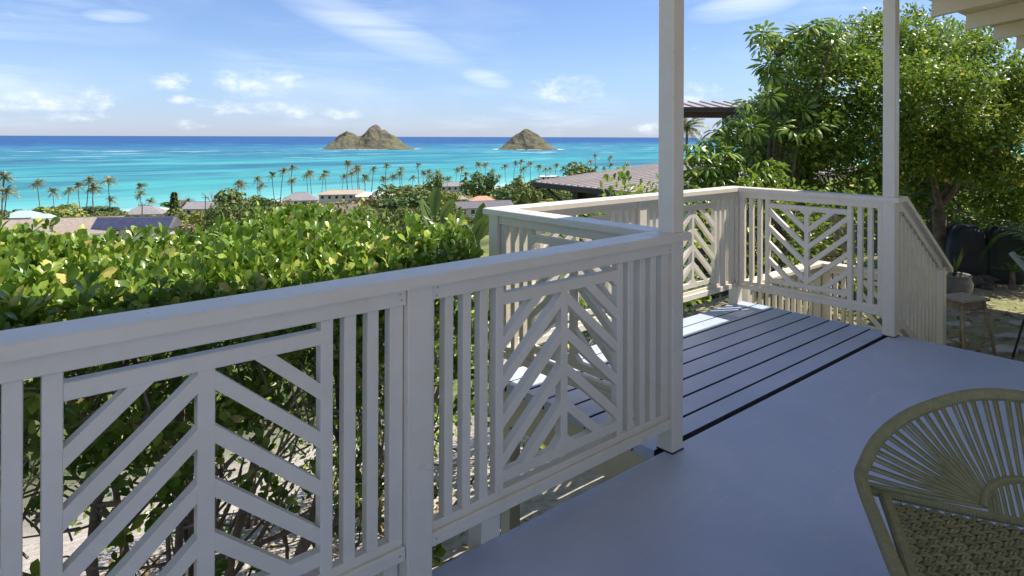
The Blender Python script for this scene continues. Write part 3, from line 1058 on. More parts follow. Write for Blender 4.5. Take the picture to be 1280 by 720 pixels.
# ------------------------------------------------------------------ foliage helpers
def leaf_template(kind='obovate'):
    if kind == 'obovate':
        xs = [0, .22, .52, .80, 1.0]; ws = [0, .12, .235, .24, 0]
    elif kind == 'ellipse':
        xs = [0, .3, .7, 1.0]; ws = [0, .2, .2, 0]
    V = []; n = len(xs)
    for x in xs: V.append((x, 0, -.16 * x * x))
    L = []; R = []
    for x, w in zip(xs[1:-1], ws[1:-1]):
        L.append(len(V)); V.append((x, w, -.16 * x * x + .35 * w))
        R.append(len(V)); V.append((x, -w, -.16 * x * x + .35 * w))
    F = []
    for S_, flip in ((L, False), (R, True)):
        t = [(0, 1, S_[0])]
        for i in range(len(S_) - 1):
            t += [(i + 1, i + 2, S_[i + 1]), (i + 1, S_[i + 1], S_[i])]
        t += [(n - 2, n - 1, S_[-1])]
        F += [tuple(reversed(a)) if flip else a for a in t]
    return np.array(V), np.array(F)


def quad_leaf():
    V = np.array([(0, 0, 0), (.5, .28, .06), (1, 0, -.1), (.5, -.28, .06)])
    return V, np.array([(0, 2, 1), (0, 3, 2)])


def frames(d, nrm):
    """d, nrm (m,3) -> rotation matrices with x along d and z near nrm"""
    x = d / (np.linalg.norm(d, axis=1)[:, None] + 1e-9)
    y = np.cross(nrm, x); y /= np.linalg.norm(y, axis=1)[:, None] + 1e-9
    z = np.cross(x, y)
    return np.stack([x, y, z], -1)


def bulk(template, pos, R, sc, wsc=None):
    V, F = template
    m = len(pos)
    Vs = V[None] * sc[:, None, None]
    if wsc is not None:
        Vs = Vs * np.stack([np.ones(m), wsc, np.ones(m)], -1)[:, None, :]
    P = np.einsum('mij,mkj->mki', R, Vs) + pos[:, None]
    Fs = F[None] + (np.arange(m) * len(V))[:, None, None]
    return P.reshape(-1, 3), Fs.reshape(-1, F.shape[1])


def unit(a):
    return a / (np.linalg.norm(a, axis=-1)[..., None] + 1e-9)


def rosettes(tips, axes, rng, nl=8, size=(.07, .11), spread=(.55, 1.25)):
    """leaves round each twig tip"""
    pos = []; d = []; nr = []; sc = []
    for t, a in zip(tips, axes):
        a = a / np.linalg.norm(a)
        u = np.cross(a, (.3, .5, .81)); u /= np.linalg.norm(u); w = np.cross(a, u)
        n = rng.integers(max(3, nl - 2), nl + 2); ph = rng.uniform(0, 6.28)
        s = rng.uniform(.8, 1.15)
        for k in range(n):
            th = ph + k * 2.4 + rng.uniform(-.3, .3)
            el = spread[0] + (spread[1] - spread[0]) * (k / n) + rng.uniform(-.2, .2)
            rad = math.cos(th) * u + math.sin(th) * w
            dd = math.cos(el) * a + math.sin(el) * rad
            pos.append(t - a * .05 * k / n + dd * .008); d.append(dd)
            nr.append(math.sin(el) * a - math.cos(el) * rad * .8 + rng.normal(0, .42, 3))
            sc.append(rng.uniform(*size) * s)
    return np.array(pos), np.array(d), np.array(nr), np.array(sc)


def proj(P):
    P = np.asarray(P); Y = P[:, 1]
    return 640 + P[:, 0] / Y * FPX, 171.1 + (EYE - P[:, 2]) / Y * FPX, Y


# ------------------------------------------------------------------ hedge
def build_hedge():
    rng = np.random.default_rng(5)
    root = empty('hedge', W(0, 3.2, float(terrain(0, 3.2))), 0, 'dense leafy green hedge growing on the sea side of the long railing', 'hedge')
    o0 = np.array(root.location)
    tips = []; axes = []
    def top_z(q, p):
        z = .965 + .05 * np.sin(q * 2.6 + p) + .04 * np.sin(q * 5.1 - p * 3.3) + .03 * np.sin(p * 6 + q * 2)
        z += .09 * np.clip((1.3 - q) / 1.0, 0, 1)
        z -= .22 * np.clip((q - 1.75) / .9, 0, 1.3)
        return z
    e1 = np.array((*E1, 0)); e2 = np.array((*E2, 0)); up = np.array((0, 0, 1.))
    N = 6800
    q = rng.uniform(-2.6, 2.5, N); p = rng.uniform(2.42, 4.0, N)
    z = top_z(q, p) - rng.gamma(1.3, .05, N) + np.where(rng.random(N) < .05, rng.uniform(.02, .10, N), 0)
    ed = np.clip((2.75 - p) / .35, 0, 1); eb = np.clip((p - 3.85) / .3, 0, 1)
    z -= .16 * ed ** 2 + .22 * eb ** 2
    for a, b, c, f, g in zip(q, p, z, ed, eb):
        tips.append(e1 * a + e2 * b + up * c)
        axes.append(up * 1.0 - e2 * (.7 * f - .5 * g) + rng.normal(0, .38, 3))
    # front face (towards the deck): thinner, with holes
    N = 1700
    q = rng.uniform(-2.6, 2.5, N); z = rng.uniform(.02, .93, N); p = 2.42 + rng.gamma(1.6, .10, N) + .06 * np.sin(q * 4 + z * 5)
    for a, b, c in zip(q, p, z):
        keep = .32 + .68 * np.clip((c - .25) / .5, 0, 1)
        if math.sin(a * 6.1 + c * 3) * math.sin(c * 7.3 - a * 2) > .35 or rng.random() > keep: continue
        tips.append(e1 * a + e2 * b + up * c); axes.append(-e2 + up * .35 + rng.normal(0, .5, 3))
    # back face and the inside
    N = 900
    q = rng.uniform(-2.6, 2.5, N); z = rng.uniform(-.2, .85, N); p = 4.1 - rng.gamma(1.5, .1, N)
    for a, b, c in zip(q, p, z):
        tips.append(e1 * a + e2 * b + up * c); axes.append(e2 + up * .4 + rng.normal(0, .5, 3))
    N = 2300
    q = rng.uniform(-2.2, 2.4, N); z = rng.uniform(.15, .82, N); p = rng.uniform(2.75, 3.9, N)
    for a, b, c in zip(q, p, z):
        tips.append(e1 * a + e2 * b + up * c); axes.append(up + rng.normal(0, .6, 3))
    # a few leafy suckers low down among the stems
    for _ in range(60):
        cq = rng.uniform(-.3, 1.8); cp = rng.uniform(2.5, 3.0); cz = rng.uniform(-1.0, .1)
        for _ in range(rng.integers(1, 4)):
            tips.append(e1 * (cq + rng.normal(0, .06)) + e2 * (cp + rng.normal(0, .06)) + up * (cz + rng.normal(0, .1)))
            axes.append(-e2 * .5 + up * .7 + rng.normal(0, .4, 3))
    ok = [(t @ e1) < 1.9 + .42 * np.clip((t @ e2) - 2.42, 0, 1.6) + rng.normal(0, .03) for t in tips]
    tips = [t for t, k in zip(tips, ok) if k]; axes = [a for a, k in zip(axes, ok) if k]
    pos, d, nr, sc = rosettes(tips, axes, rng, 8, (.034, .068), (.25, 1.1))
    R = frames(d, nr)
    T = leaf_template('obovate')
    wsc = rng.uniform(.8, 1.25, len(pos))
    # the 300 leaves that show largest become parts of their own
    u, v, Y = proj(pos + d * sc[:, None] * .5)
    capv = 431.7 - .1638 * u - 22
    vis = (u > 4) & (u < 600) & (v < capv) & (Y > .5)
    qv = pos @ e1; pv = pos @ e2
    vis &= pos[:, 2] > top_z(qv, pv) - .07 - .2 * np.clip((2.75 - pv) / .35, 0, 1)
    facing = np.abs(np.einsum('ij,ij->i', R[:, :, 2], unit(pos - np.array((0, 0, EYE)))))
    score = np.where(vis, sc / Y * (.35 + facing), 0)
    idx = np.argsort(-score)[:300]
    sel = np.zeros(len(pos), bool); sel[idx] = True
    V, F = bulk(T, pos[~sel] - o0, R[~sel], sc[~sel], wsc[~sel])
    obj('foliage', fast_mesh('foliage', V, F, M['hedge']), root, kind='stuff')
    me = fast_mesh('leaf', T[0], T[1], M['hedge'])
    for i in idx:
        o = obj('leaf', me, root)
        mt = Matrix(R[i].tolist()).to_4x4(); mt.translation = Vector(pos[i] - o0)
        o.matrix_local = mt @ Matrix.Diagonal((sc[i], sc[i] * wsc[i], sc[i], 1))
    # stems
    for k in range(17):
        a = -.9 + k * .165 + rng.uniform(-.08, .08); b = rng.uniform(2.75, 3.6)
        zb = float(terrain(a, b)) - .05
        mb = MB()
        p0 = e1 * a + e2 * b + up * zb
        lean = e1 * rng.normal(0, .35) + e2 * rng.normal(-.1, .3)
        p3 = p0 + lean + up * (.6 - zb)
        mid = [p0 + (p3 - p0) * t + np.array((*rng.normal(0, .06, 2), 0)) for t in (.33, .66)]
        main = spline([p0 - o0, mid[0] - o0, mid[1] - o0, p3 - o0], 10)
        mb.tube(main, np.linspace(rng.uniform(.022, .045), .010, 10), 7)
        for _ in range(6):
            t = rng.integers(2, 8); s0 = main[t]
            en = s0 + e1 * rng.normal(0, .32) + e2 * rng.normal(-.05, .28) + up * rng.uniform(.15, .75)
            en[2] = min(en[2], .70 - o0[2])
            md = (s0 + en) / 2 + rng.normal(0, .05, 3)
            mb.tube(spline([s0, md, en], 6), np.linspace(.013, .004, 6), 5)
        mb.build('stem', M['palebark'] if k % 3 else M['bark'], root, smooth=True)
    # bare twigs inside the hedge
    mb = MB()
    for _ in range(420):
        s0 = e1 * rng.uniform(-.6, 1.85) + e2 * rng.uniform(2.45, 3.6) + up * rng.uniform(-.9, .8) - o0
        en = s0 + e1 * rng.normal(0, .2) + e2 * rng.normal(0, .15) + up * rng.uniform(-.05, .4)
        en[2] = min(en[2], .74 - o0[2])
        mb.tube([s0, (s0 + en) / 2 + rng.normal(0, .03, 3), en], [.006, .0045, .002], 4, False)
    mb.build('twigs', M['palebark'], root, kind='stuff')


build_hedge()

# leaf litter under the hedge and in the yard
def litter(n, qr, pr, name, size):
    rng = np.random.default_rng(21 + n)
    q = rng.uniform(*qr, n); p = rng.uniform(*pr, n)
    z = terrain(q, p) + .035
    pos = np.stack([E1[0] * q + E2[0] * p, E1[1] * q + E2[1] * p, z], -1)
    d = rng.normal(0, 1, (n, 3)); d[:, 2] *= .25
    nr = np.array((0, 0, 1.)) + rng.normal(0, .3, (n, 3))
    V, F = bulk(leaf_template('ellipse'), pos, frames(d, nr), rng.uniform(*size, n))
    o = obj(name, fast_mesh(name, V, F, M['litter']), kind='stuff')
    return o
tag(litter(2600, (-1.5, 3.2), (1.95, 6.0), 'leaf_litter', (.03, .085)), 'dry brown leaves scattered under the hedge and deck', 'leaf litter')
tag(litter(2600, (5.8, 15), (-1.5, 5.5), 'leaf_litter', (.03, .08)), 'dry leaves scattered over the yard soil', 'leaf litter')

# ------------------------------------------------------------------ trees near
def clump_leaves(centers, radii, per, rng, size, shell=.55, sag=.0):
    pos = []; d = []; nr = []
    for c, r in zip(centers, radii):
        n = int(per * r * r)
        v = unit(rng.normal(0, 1, (n, 3)))
        rad = r * (shell + (1 - shell) * rng.random(n) ** .5) * (1 + .18 * rng.normal(0, 1, n))
        pos.append(np.array(c) + v * rad[:, None] * np.array((1, 1, .85)))
        dd = unit(v * .7 + rng.normal(0, .6, (n, 3)) + np.array((0, 0, -sag)))
        d.append(dd); nr.append(v * .4 + np.array((0, 0, .9)) + rng.normal(0, .5, (n, 3)))
    return np.concatenate(pos), np.concatenate(d), np.concatenate(nr)


def near_tree():
    rng = np.random.default_rng(8)
    base = px(1172, 335, 10.6); base.z = ground_z(base.x, base.y)
    root = empty('broadleaf_tree', base, 0, 'large dense small leaved tree spreading over the yard behind the sloping stair rail', 'tree')
    b = np.array(base)
    C = []; Rr = []
    # crown lobes from photo directions, distances set by the trunk they grow from
    lobes = [(1120, 60, 10.6, .75), (1060, 55, 10.6, .62), (1180, 70, 10.4, .8), (1235, 95, 10.2, .75), (1285, 120, 10.0, .7), (1330, 150, 10.0, .8),
             (1010, 80, 10.8, .55), (975, 120, 10.9, .5), (1050, 110, 10.2, .75), (1110, 120, 9.8, .8), (1170, 130, 9.7, .8), (1230, 160, 9.7, .7),
             (1280, 190, 9.8, .6), (1000, 150, 10.4, .6), (960, 170, 10.6, .5), (1040, 175, 9.9, .65), (1095, 180, 9.6, .65), (1150, 185, 10.0, .55),
             (985, 205, 10.2, .5), (1035, 220, 10.0, .45), (1085, 225, 10.0, .4), (930, 190, 10.8, .38), (925, 220, 10.6, .35), (1000, 110, 11.4, .7),
             (1150, 90, 11.6, .9), (1250, 130, 11.4, .8), (1060, 160, 11.4, .8), (1150, 40, 11.0, .5), (1090, 35, 11.0, .42), (1200, 50, 11.0, .5),
             (1225, 200, 10.5, .45), (1260, 225, 10.8, .4), (1300, 235, 10.6, .5), (1190, 170, 11.2, .6), (950, 140, 11, .4), (1040, 70, 11.2, .5),
             (1150, 200, 9.9, .45), (1205, 205, 9.9, .45), (1240, 215, 9.8, .4), (1140, 262, 11.6, .35), (1200, 265, 11.8, .4), (1240, 280, 11.6, .35), (1215, 235, 10.9, .45), (1250, 255, 11.0, .45), (1180, 225, 11.4, .4), (1140, 235, 11.6, .4), (1290, 265, 10.9, .45), (965, 235, 10.6, .4), (1010, 245, 10.4, .4), (1060, 250, 10.6, .4), (1120, 215, 11.5, .5)]
    for u, v, Y, r in lobes:
        c = np.array(px(u, v, Y)) - b
        C.append(c); Rr.append(r * .78)
        for _ in range(3):
            C.append(c + unit(rng.normal(0, 1, 3)) * r * .75); Rr.append(r * rng.uniform(.3, .5))
    pos, d, nr = clump_leaves(C, Rr, 4300, rng, .06, .35)
    sc = rng.uniform(.05, .09, len(pos))
    V, F = bulk(leaf_template('ellipse'), pos, frames(d, nr), sc, rng.uniform(.9, 1.5, len(pos)))
    obj('crown', fast_mesh('crown', V, F, M['treeleaf']), root, kind='stuff')
    print('near tree leaves', len(pos))
    mb = MB()
    def limb(p0, p1, r0, r1, bend, n=9):
        m = (p0 + p1) / 2 + np.array(bend)
        P = spline([p0, m, p1], n); mb.tube(P, np.linspace(r0, r1, n), 8); return P
    fork = np.array((.02, 0, 1.05))
    limb(np.array((0, 0, -.1)), fork, .13, .10, (.06, 0, 0))
    for tgt, r in ((px(1192, 190, 10.3), .06), (px(1150, 175, 10.8), .06), (px(1225, 170, 10.5), .045)):
        e = np.array(tgt) - b
        P = limb(fork + rng.normal(0, .03, 3), e, r, .03, rng.normal(0, .12, 3))
        for k in range(4):
            c = C[rng.integers(0, len(C))]
            limb(P[5 + k % 3], e + unit(rng.normal(0, 1, 3)) * .9, .025, .006, rng.normal(0, .1, 3), 6)
    mb.build('trunk', M['bark'], root, smooth=True)
    mb = MB()
    for k in range(0, len(lobes), 1):
        c = C[k * 4]
        limb(np.array((.0, 0, 1.9)) + unit(rng.normal(0, 1, 3)) * .3, c, .022, .006, rng.normal(0, .2, 3), 7)
    mb.build('branches', M['bark'], root, smooth=True)


near_tree()


def umbrella_leaf_mesh(rng):
    mb = MB(); n = rng.integers(8, 11)
    for k in range(n):
        a = 2 * math.pi * k / n + rng.uniform(-.12, .12)
        L = rng.uniform(.8, 1.1)
        w = .105
        prof = [(0, 0, 0), (.22, 0, .05), (.5, w, .02), (.78, w * .95, -.16), (1, 0, -.42)]
        ca, sa = math.cos(a), math.sin(a)
        V = []
        for x, h, z in prof:
            for s in ((-1, 0, 1) if h else (0,)):
                xx, yy = x * L, s * h
                V.append((ca * xx - sa * yy, sa * xx + ca * yy, (z - .06 * (s != 0)) * L))
        # 0 base,1 stalk end,2-4,5-7,8 tip
        mb.add(V, [(1, 2, 3), (1, 3, 4), (2, 5, 6, 3), (3, 6, 7, 4), (5, 8, 6), (6, 8, 7)])
    return mb.mesh('leaf', M['umbrella'])


def schefflera():
    rng = np.random.default_rng(31)
    base = px(950, 300, 9.9); base.z = ground_z(base.x, base.y)
    root = empty('umbrella_tree', base, 0, 'umbrella tree with drooping fingered leaves rising beside the seaward railing corner', 'tree')
    meshes = [umbrella_leaf_mesh(rng) for _ in range(4)]
    b = np.array(base)
    regs = [(885, 205, 34, 36, 9.4, 46), (920, 180, 30, 30, 9.6, 22), (905, 232, 50, 12, 9.3, 22), (975, 48, 42, 18, 10.0, 22), (1035, 45, 40, 18, 10.0, 16),
            (985, 75, 40, 24, 10.1, 18), (965, 100, 22, 25, 10.0, 10), (1000, 130, 45, 40, 9.7, 14), (940, 155, 35, 30, 9.8, 16), (955, 215, 30, 20, 9.3, 12),
            (1050, 75, 40, 20, 10.2, 8)]
    ends = []
    for u, v, ru, rv, Y, n in regs:
        for _ in range(n):
            a = rng.uniform(0, 6.28); r = math.sqrt(rng.random())
            c = np.array(px(u + ru * r * math.cos(a), v + rv * r * math.sin(a), Y + rng.uniform(-.35, .35))) - b
            o = obj('leaf', meshes[rng.integers(0, 4)], root)
            o.location = c
            o.rotation_euler = (rng.normal(0, .45), rng.normal(0, .45), rng.uniform(0, 6.28))
            s = rng.uniform(.18, .28); o.scale = (s, s, s)
            ends.append(c)
    mb = MB()
    hubs = [np.array(px(u, v + rv * .9, Y)) - b for u, v, ru, rv, Y, n in regs]
    for h in hubs:
        P = spline([np.array((rng.uniform(-.2, .2), rng.uniform(-.2, .2), 0)), h * np.array((.6, .6, .5)), h], 9)
        mb.tube(P, np.linspace(.045, .018, 9), 6)
    for c in ends:
        h = min(hubs, key=lambda k: np.linalg.norm(k - c))
        mb.tube(spline([h, (h + c) / 2 + np.array((0, 0, -.03)), c], 4), [.008, .005, .003, .002], 4, False)
    mb.build('trunk', M['bark'], root, smooth=True)


schefflera()


def areca(u, v, Y, n, L, label, seed, lean=0.0):
    rng = np.random.default_rng(seed)
    base = px(u, v, Y); base.z = ground_z(base.x, base.y)
    root = empty('feather_palm', base, 0, label, 'palm', 'feathery palms in the yard')
    for k in range(n):
        a = 2 * math.pi * k / n + rng.uniform(-.3, .3); l = L * rng.uniform(.75, 1.15); el = rng.uniform(.7, 1.35)
        d = np.array((math.cos(a), math.sin(a), 0))
        P = [d * (l * math.cos(el) * t * .9 + .02) + np.array((0, 0, .25 + l * math.sin(el) * t - l * .75 * t ** 2.6)) for t in np.linspace(0, 1, 12)]
        mb = MB(); mb.tube(P, np.linspace(.012, .003, 12), 4, False)
        for i in range(2, 12):
            for s in (-1, 1):
                for j in (0, .5):
                    f0 = P[i - 1] + (P[i] - P[i - 1]) * j
                    t = unit(P[i] - P[i - 1]); w = np.cross(t, (0, 0, 1)); w = unit(w) * s
                    ll = l * .34 * (1 - .5 * abs(i / 12 - .45) * 2)
                    e = f0 + (w * .75 + t * .55) * ll + np.array((0, 0, -.22 * ll))
                    m = (f0 + e) / 2 + np.array((0, 0, .06 * ll)); wd = t * .014
                    mb.add([f0, m + wd, e, m - wd], [(0, 1, 2, 3)])
        mb.build('frond', M['palmleaf'], root)
    mb = MB()
    for _ in range(4):
        o = rng.normal(0, .05, 2)
        mb.tube([(o[0], o[1], -.05), (o[0] * 1.5, o[1] * 1.5, .5)], [.03, .022], 6)
    mb.build('stems', M['bark'], root)


areca(1275, 320, 10.9, 11, 2.0, 'bright feathery palm arching over the dark fence', 51)
areca(1330, 340, 9.6, 11, 2.1, 'feathery palm with arching fronds beyond the striped lounge chair', 52)

# undergrowth: dark shrubs that close the view below the crown
def shrub(name, q, p, rq, rp, h, label, seed, mat='treeleaf', leaf=(.06, .10), per=260, zb=None, stems=6, group=None, cat='shrub'):
    rng = np.random.default_rng(seed)
    z0 = float(terrain(q, p)) if zb is None else zb
    root = empty(name, W(q, p, z0), YAW, label, cat, group)
    n = int(per * (rq * rp + h * (rq + rp)) / 1.0)
    v = unit(rng.normal(0, 1, (n, 3))); v[:, 2] = np.abs(v[:, 2]) * np.where(rng.random(n) < .25, -.5, 1)
    lump = 1 + .16 * np.sin(v[:, 0] * 7 + seed) * np.sin(v[:, 1] * 6 + seed * 2) + .1 * np.sin(v[:, 2] * 9 + v[:, 0] * 5)
    r = (.62 + .38 * rng.random(n) ** .6) * lump
    pos = v * r[:, None] * np.array((rq, rp, h * .62)) + np.array((0, 0, h * .42))
    keep = pos[:, 2] > .02
    pos = pos[keep]; v = v[keep]
    d = unit(v + rng.normal(0, .6, v.shape)); nr = v * .4 + np.array((0, 0, .9)) + rng.normal(0, .4, v.shape)
    V, F = bulk(leaf_template('obovate'), pos, frames(d, nr), rng.uniform(*leaf, len(pos)))
    obj('foliage', fast_mesh('foliage', V, F, M[mat]), root, kind='stuff')
    mb = MB()
    for k in range(stems):
        e = np.array((rng.uniform(-.7, .7) * rq, rng.uniform(-.7, .7) * rp, h * rng.uniform(.5, .8)))
        mb.tube(spline([np.array((e[0] * .2, e[1] * .2, -.05)), e * np.array((.6, .6, .5)), e], 6), np.linspace(.02, .006, 6), 5)
    mb.build('stems', M['bark'], root, smooth=True)
    return root


for k, (q, p, rq, rp, h, lab) in enumerate([
        (4.3, 4.3, .9, .5, 1.55, 'dark green shrub directly behind the sunlit seaward railing'),
        (5.6, 4.5, .9, .6, 1.75, 'dark green shrub behind the corner of the board deck'),
        (6.8, 4.7, 1.0, .6, 1.6, 'dark green shrub outside the lower landing railing corner'),
        (8.3, 4.3, 1.0, .7, 1.7, 'dark green shrub under the umbrella tree'),
        (9.3, 3.6, .9, .8, 1.5, 'dark green shrub by the lower landing railing end')]):
    shrub('shrub', q, p, rq, rp, h, lab, 60 + k, leaf=(.06, .11), per=420)
shrub('shrub', 8.3, 6.6, 1.2, .8, 2.3, 'yellow green bush showing above the seaward railing against the brown metal roof', 71, 'hedge', (.06, .10), 420)
shrub('shrub', 3.1, 5.1, 1.0, .7, 2.15, 'bright yellow green bush between the hedge and the banana leaves', 72, 'hedge', (.05, .085), 520)
shrub('shrub', 2.42, 4.35, .62, .6, 2.2, 'fine leaved yellow green bush filling the gap between hedge end and railing corner', 74, 'hedge', (.03, .055), 1500)
shrub('shrub', 1.8, 5.6, 1.2, .8, 1.75, 'yellow green bush standing behind the hedge', 73, 'hedge', (.05, .085), 420)

# big paddle leaves behind the hedge
def paddle_plant(u, v, Y, leaves, label, seed):
    rng = np.random.default_rng(seed)
    base = px(u, v, Y); base.z = ground_z(base.x, base.y)
    root = empty('paddle_leaf_plant', base, 0, label, 'plant', 'paddle leaved plants behind the hedge')
    b = np.array(base)
    for (uu, vv, L, ang, face) in leaves:
        c = np.array(px(uu, vv, Y + rng.uniform(-.3, .3))) - b
        mb = MB(); n = 9
        dirv = np.array((math.sin(ang), rng.uniform(-.2, .2), math.cos(ang))); dirv /= np.linalg.norm(dirv)
        side = np.array((math.cos(face), math.sin(face), 0)); side = unit(side - dirv * np.dot(side, dirv)); nn = np.cross(dirv, side)
        ps = []
        for i in range(n):
            t = i / (n - 1); w = .21 * L * math.sin(math.pi * min(1, t * .96 + .04)) ** .6
            cc = c + dirv * L * (t - .5) + nn * (-.14 * L * (t - .4) ** 2)
            ps.append((cc + side * w + nn * w * .35, cc, cc - side * w + nn * w * .35))
        V = [tuple(x) for r in ps for x in r]
        F = []
        for i in range(n - 1):
            for j in (0, 1):
                a = i * 3 + j; F.append((a, a + 1, a + 4, a + 3))
        mb.add(V, F)
        o = mb.build('leaf', M['bird'], root, smooth=True)
        m2 = MB(); s = c - dirv * L * .5
        m2.tube(spline([np.array((rng.uniform(-.1, .1), 0, 0)), np.array((s[0] * .4, s[1] * .4, s[2] * .6)), s, c + dirv * L * .3], 9), np.linspace(.03, .008, 9), 5)
        m2.build('stalk', M['bird'], root, smooth=True)


paddle_plant(545, 300, 12.0, [(545, 251, .55, .05, .4), (533, 262, .5, -.45, .9), (560, 262, .5, .5, .2), (540, 280, .45, -.9, .5), (556, 283, .5, .8, .2), (570, 278, .4, 1.0, .8)],
             'paddle leaved plant with tall upright leaf behind the hedge', 81)
paddle_plant(588, 310, 9.0, [(577, 280, .42, -.15, .3), (602, 272, .46, .1, .6), (598, 290, .46, .35, .4), (586, 288, .4, -.5, .8), (607, 285, .4, .5, .2)],
             'paddle leaved plant beside the seaward railing corner post', 82)

# ------------------------------------------------------------------ far vegetation and town
def crown_mesh(rng, mat, n=520, lobes=9, flat=.7, leaf=(.09, .15)):
    C = [(0, 0, .45)]; R = [.38]
    for k in range(lobes):
        a = rng.uniform(0, 6.28); r = rng.uniform(.2, .5)
        C.append((r * math.cos(a), r * math.sin(a), rng.uniform(.2, .75) * flat / .7)); R.append(rng.uniform(.16, .30))
    pos = []; nrm = []
    for c, r in zip(C, R):
        m = int(n * r * r / sum(x * x for x in R))
        v = unit(rng.normal(0, 1, (m, 3)))
        pos.append(np.array(c) + v * r * (.7 + .3 * rng.random((m, 1)))); nrm.append(v)
    pos = np.concatenate(pos); nrm = np.concatenate(nrm)
    k = pos[:, 2] > .06; pos = pos[k]; nrm = nrm[k]
    d = unit(np.cross(nrm, rng.normal(0, 1, nrm.shape)) + .3 * rng.normal(0, 1, nrm.shape))
    V, F = bulk(quad_leaf(), pos, frames(d, nrm + .5 * rng.normal(0, 1, nrm.shape)), rng.uniform(*leaf, len(pos)), rng.uniform(1.2, 1.9, len(pos)))
    return fast_mesh('crown', V, F, M[mat])


def trunk_mesh(rng, mat='bark'):
    mb = MB()
    mb.tube([(0, 0, -.08), (.01, .01, .2), (.03, 0, .5)], [.035, .028, .015], 6)
    for k in range(4):
        a = k * 1.6 + rng.uniform(-.4, .4)
        mb.tube([(0.01, 0, .2), (.15 * math.cos(a), .15 * math.sin(a), .4), (.32 * math.cos(a), .32 * math.sin(a), .58)], [.02, .013, .005], 5)
    return mb.mesh('trunk', M[mat])


rt = np.random.default_rng(90)
TREES = {}
for key, mat, lab, name in (('a', 'crown_a', 'olive rounded tree', 'rounded_tree'),
                            ('b', 'crown_b', 'deep green bushy tree', 'bushy_tree'),
                            ('c', 'crown_c', 'yellow green domed bush', 'domed_bush'),
                            ('d', 'crown_d', 'greyish dry tree', 'dry_tree')):
    TREES[key] = dict(crowns=[crown_mesh(rt, mat, 760, 10, .6 if key == 'c' else .72) for _ in range(4)], fine=[crown_mesh(rt, mat, 2600, 22, .6 if key == 'c' else .72, (.05, .085)) for _ in range(3)], trunks=[trunk_mesh(rt) for _ in range(2)], label=lab, name=name)


HOUSES = []
def near_phrase(x, y):
    """the house a tree or palm stands by, and on which side of it"""
    P = np.array((x, y)); best = min(HOUSES, key=lambda h: np.linalg.norm(h[0] - P))
    d = P - best[0]; a, b = float(d @ E1), float(d @ E2)
    if b > abs(a): side = 'seaward of'
    elif b < -abs(a): side = 'uphill from'
    else: side = 'beside'
    far = np.linalg.norm(d) > 45
    if far: side = {'seaward of': 'far seaward of', 'uphill from': 'far uphill from', 'beside': 'some way along from'}[side]
    return ' ' + side + ' the ' + best[1]


def place_tree(key, x, y, w, h, rng):
    T_ = TREES[key]
    z = ground_z(x, y)
    t = math.hypot(x, y)
    size = 'small' if w < 6 else 'large' if w > 8.5 else 'middling'
    ph = near_phrase(x, y)
    r = empty(T_['name'], (x, y, z), rng.uniform(0, 6.28), size + ' ' + T_['label'] + ph, 'bush' if key == 'c' else 'tree', size + ' ' + T_['label'] + 's' + ph)
    cr = T_['fine'][rng.integers(0, 3)] if t < 190 else T_['crowns'][rng.integers(0, 4)]
    obj('crown', cr, r, scale=(w, w, h)); obj('trunk', T_['trunks'][rng.integers(0, 2)], r, scale=(w, w, h))
    return r


def palm_meshes(rng, k):
    """unit palm: trunk 1 high, crown radius about 1 at the origin"""
    mb = MB()
    lean = rng.uniform(-.12, .12); bend = rng.uniform(-.05, .05)
    P = [(lean * t + bend * math.sin(3 * t), .03 * math.sin(2 * t), t) for t in np.linspace(-.03, 1, 10)]
    top = P[-1]
    mb.tube(P, np.linspace(.0135, .0085, 10), 6)
    tr = mb.mesh('trunk', M['palmtrunk'])
    mb = MB()
    wind = np.array((.38, .1, 0))
    n = rng.integers(24, 30)
    for i in range(n):
        a = 2.4 * i + rng.uniform(-.3, .3); el = rng.uniform(-.5, 1.35)
        d = np.array((math.cos(a) * math.cos(el), math.sin(a) * math.cos(el), math.sin(el)))
        L = rng.uniform(.85, 1.15)
        Q = []
        for t in np.linspace(0, 1, 7):
            Q.append(d * L * t + wind * t * t * .5 + np.array((0, 0, -.45 * t ** 2.2)))
        Q = np.array(Q)
        for j in range(6):
            t = unit(Q[j + 1] - Q[j]); w = np.cross(t, (0, 0, 1.)); w = w / (np.linalg.norm(w) + 1e-6)
            for s in (-1, 1):
                for m_ in (0.0, .5):
                    f0 = Q[j] + (Q[j + 1] - Q[j]) * m_; ll = .30 * math.sin(math.pi * (.18 + .75 * (j + m_) / 6.2)) + .04
                    e = f0 + (w * s * .55 + t * .6) * ll + np.array((0, 0, -.35 * ll))
                    mb.add([f0, f0 + t * .07, e], [(0, 1, 2)])
    cr = mb.mesh('crown', M['frond'])
    return tr, cr, top


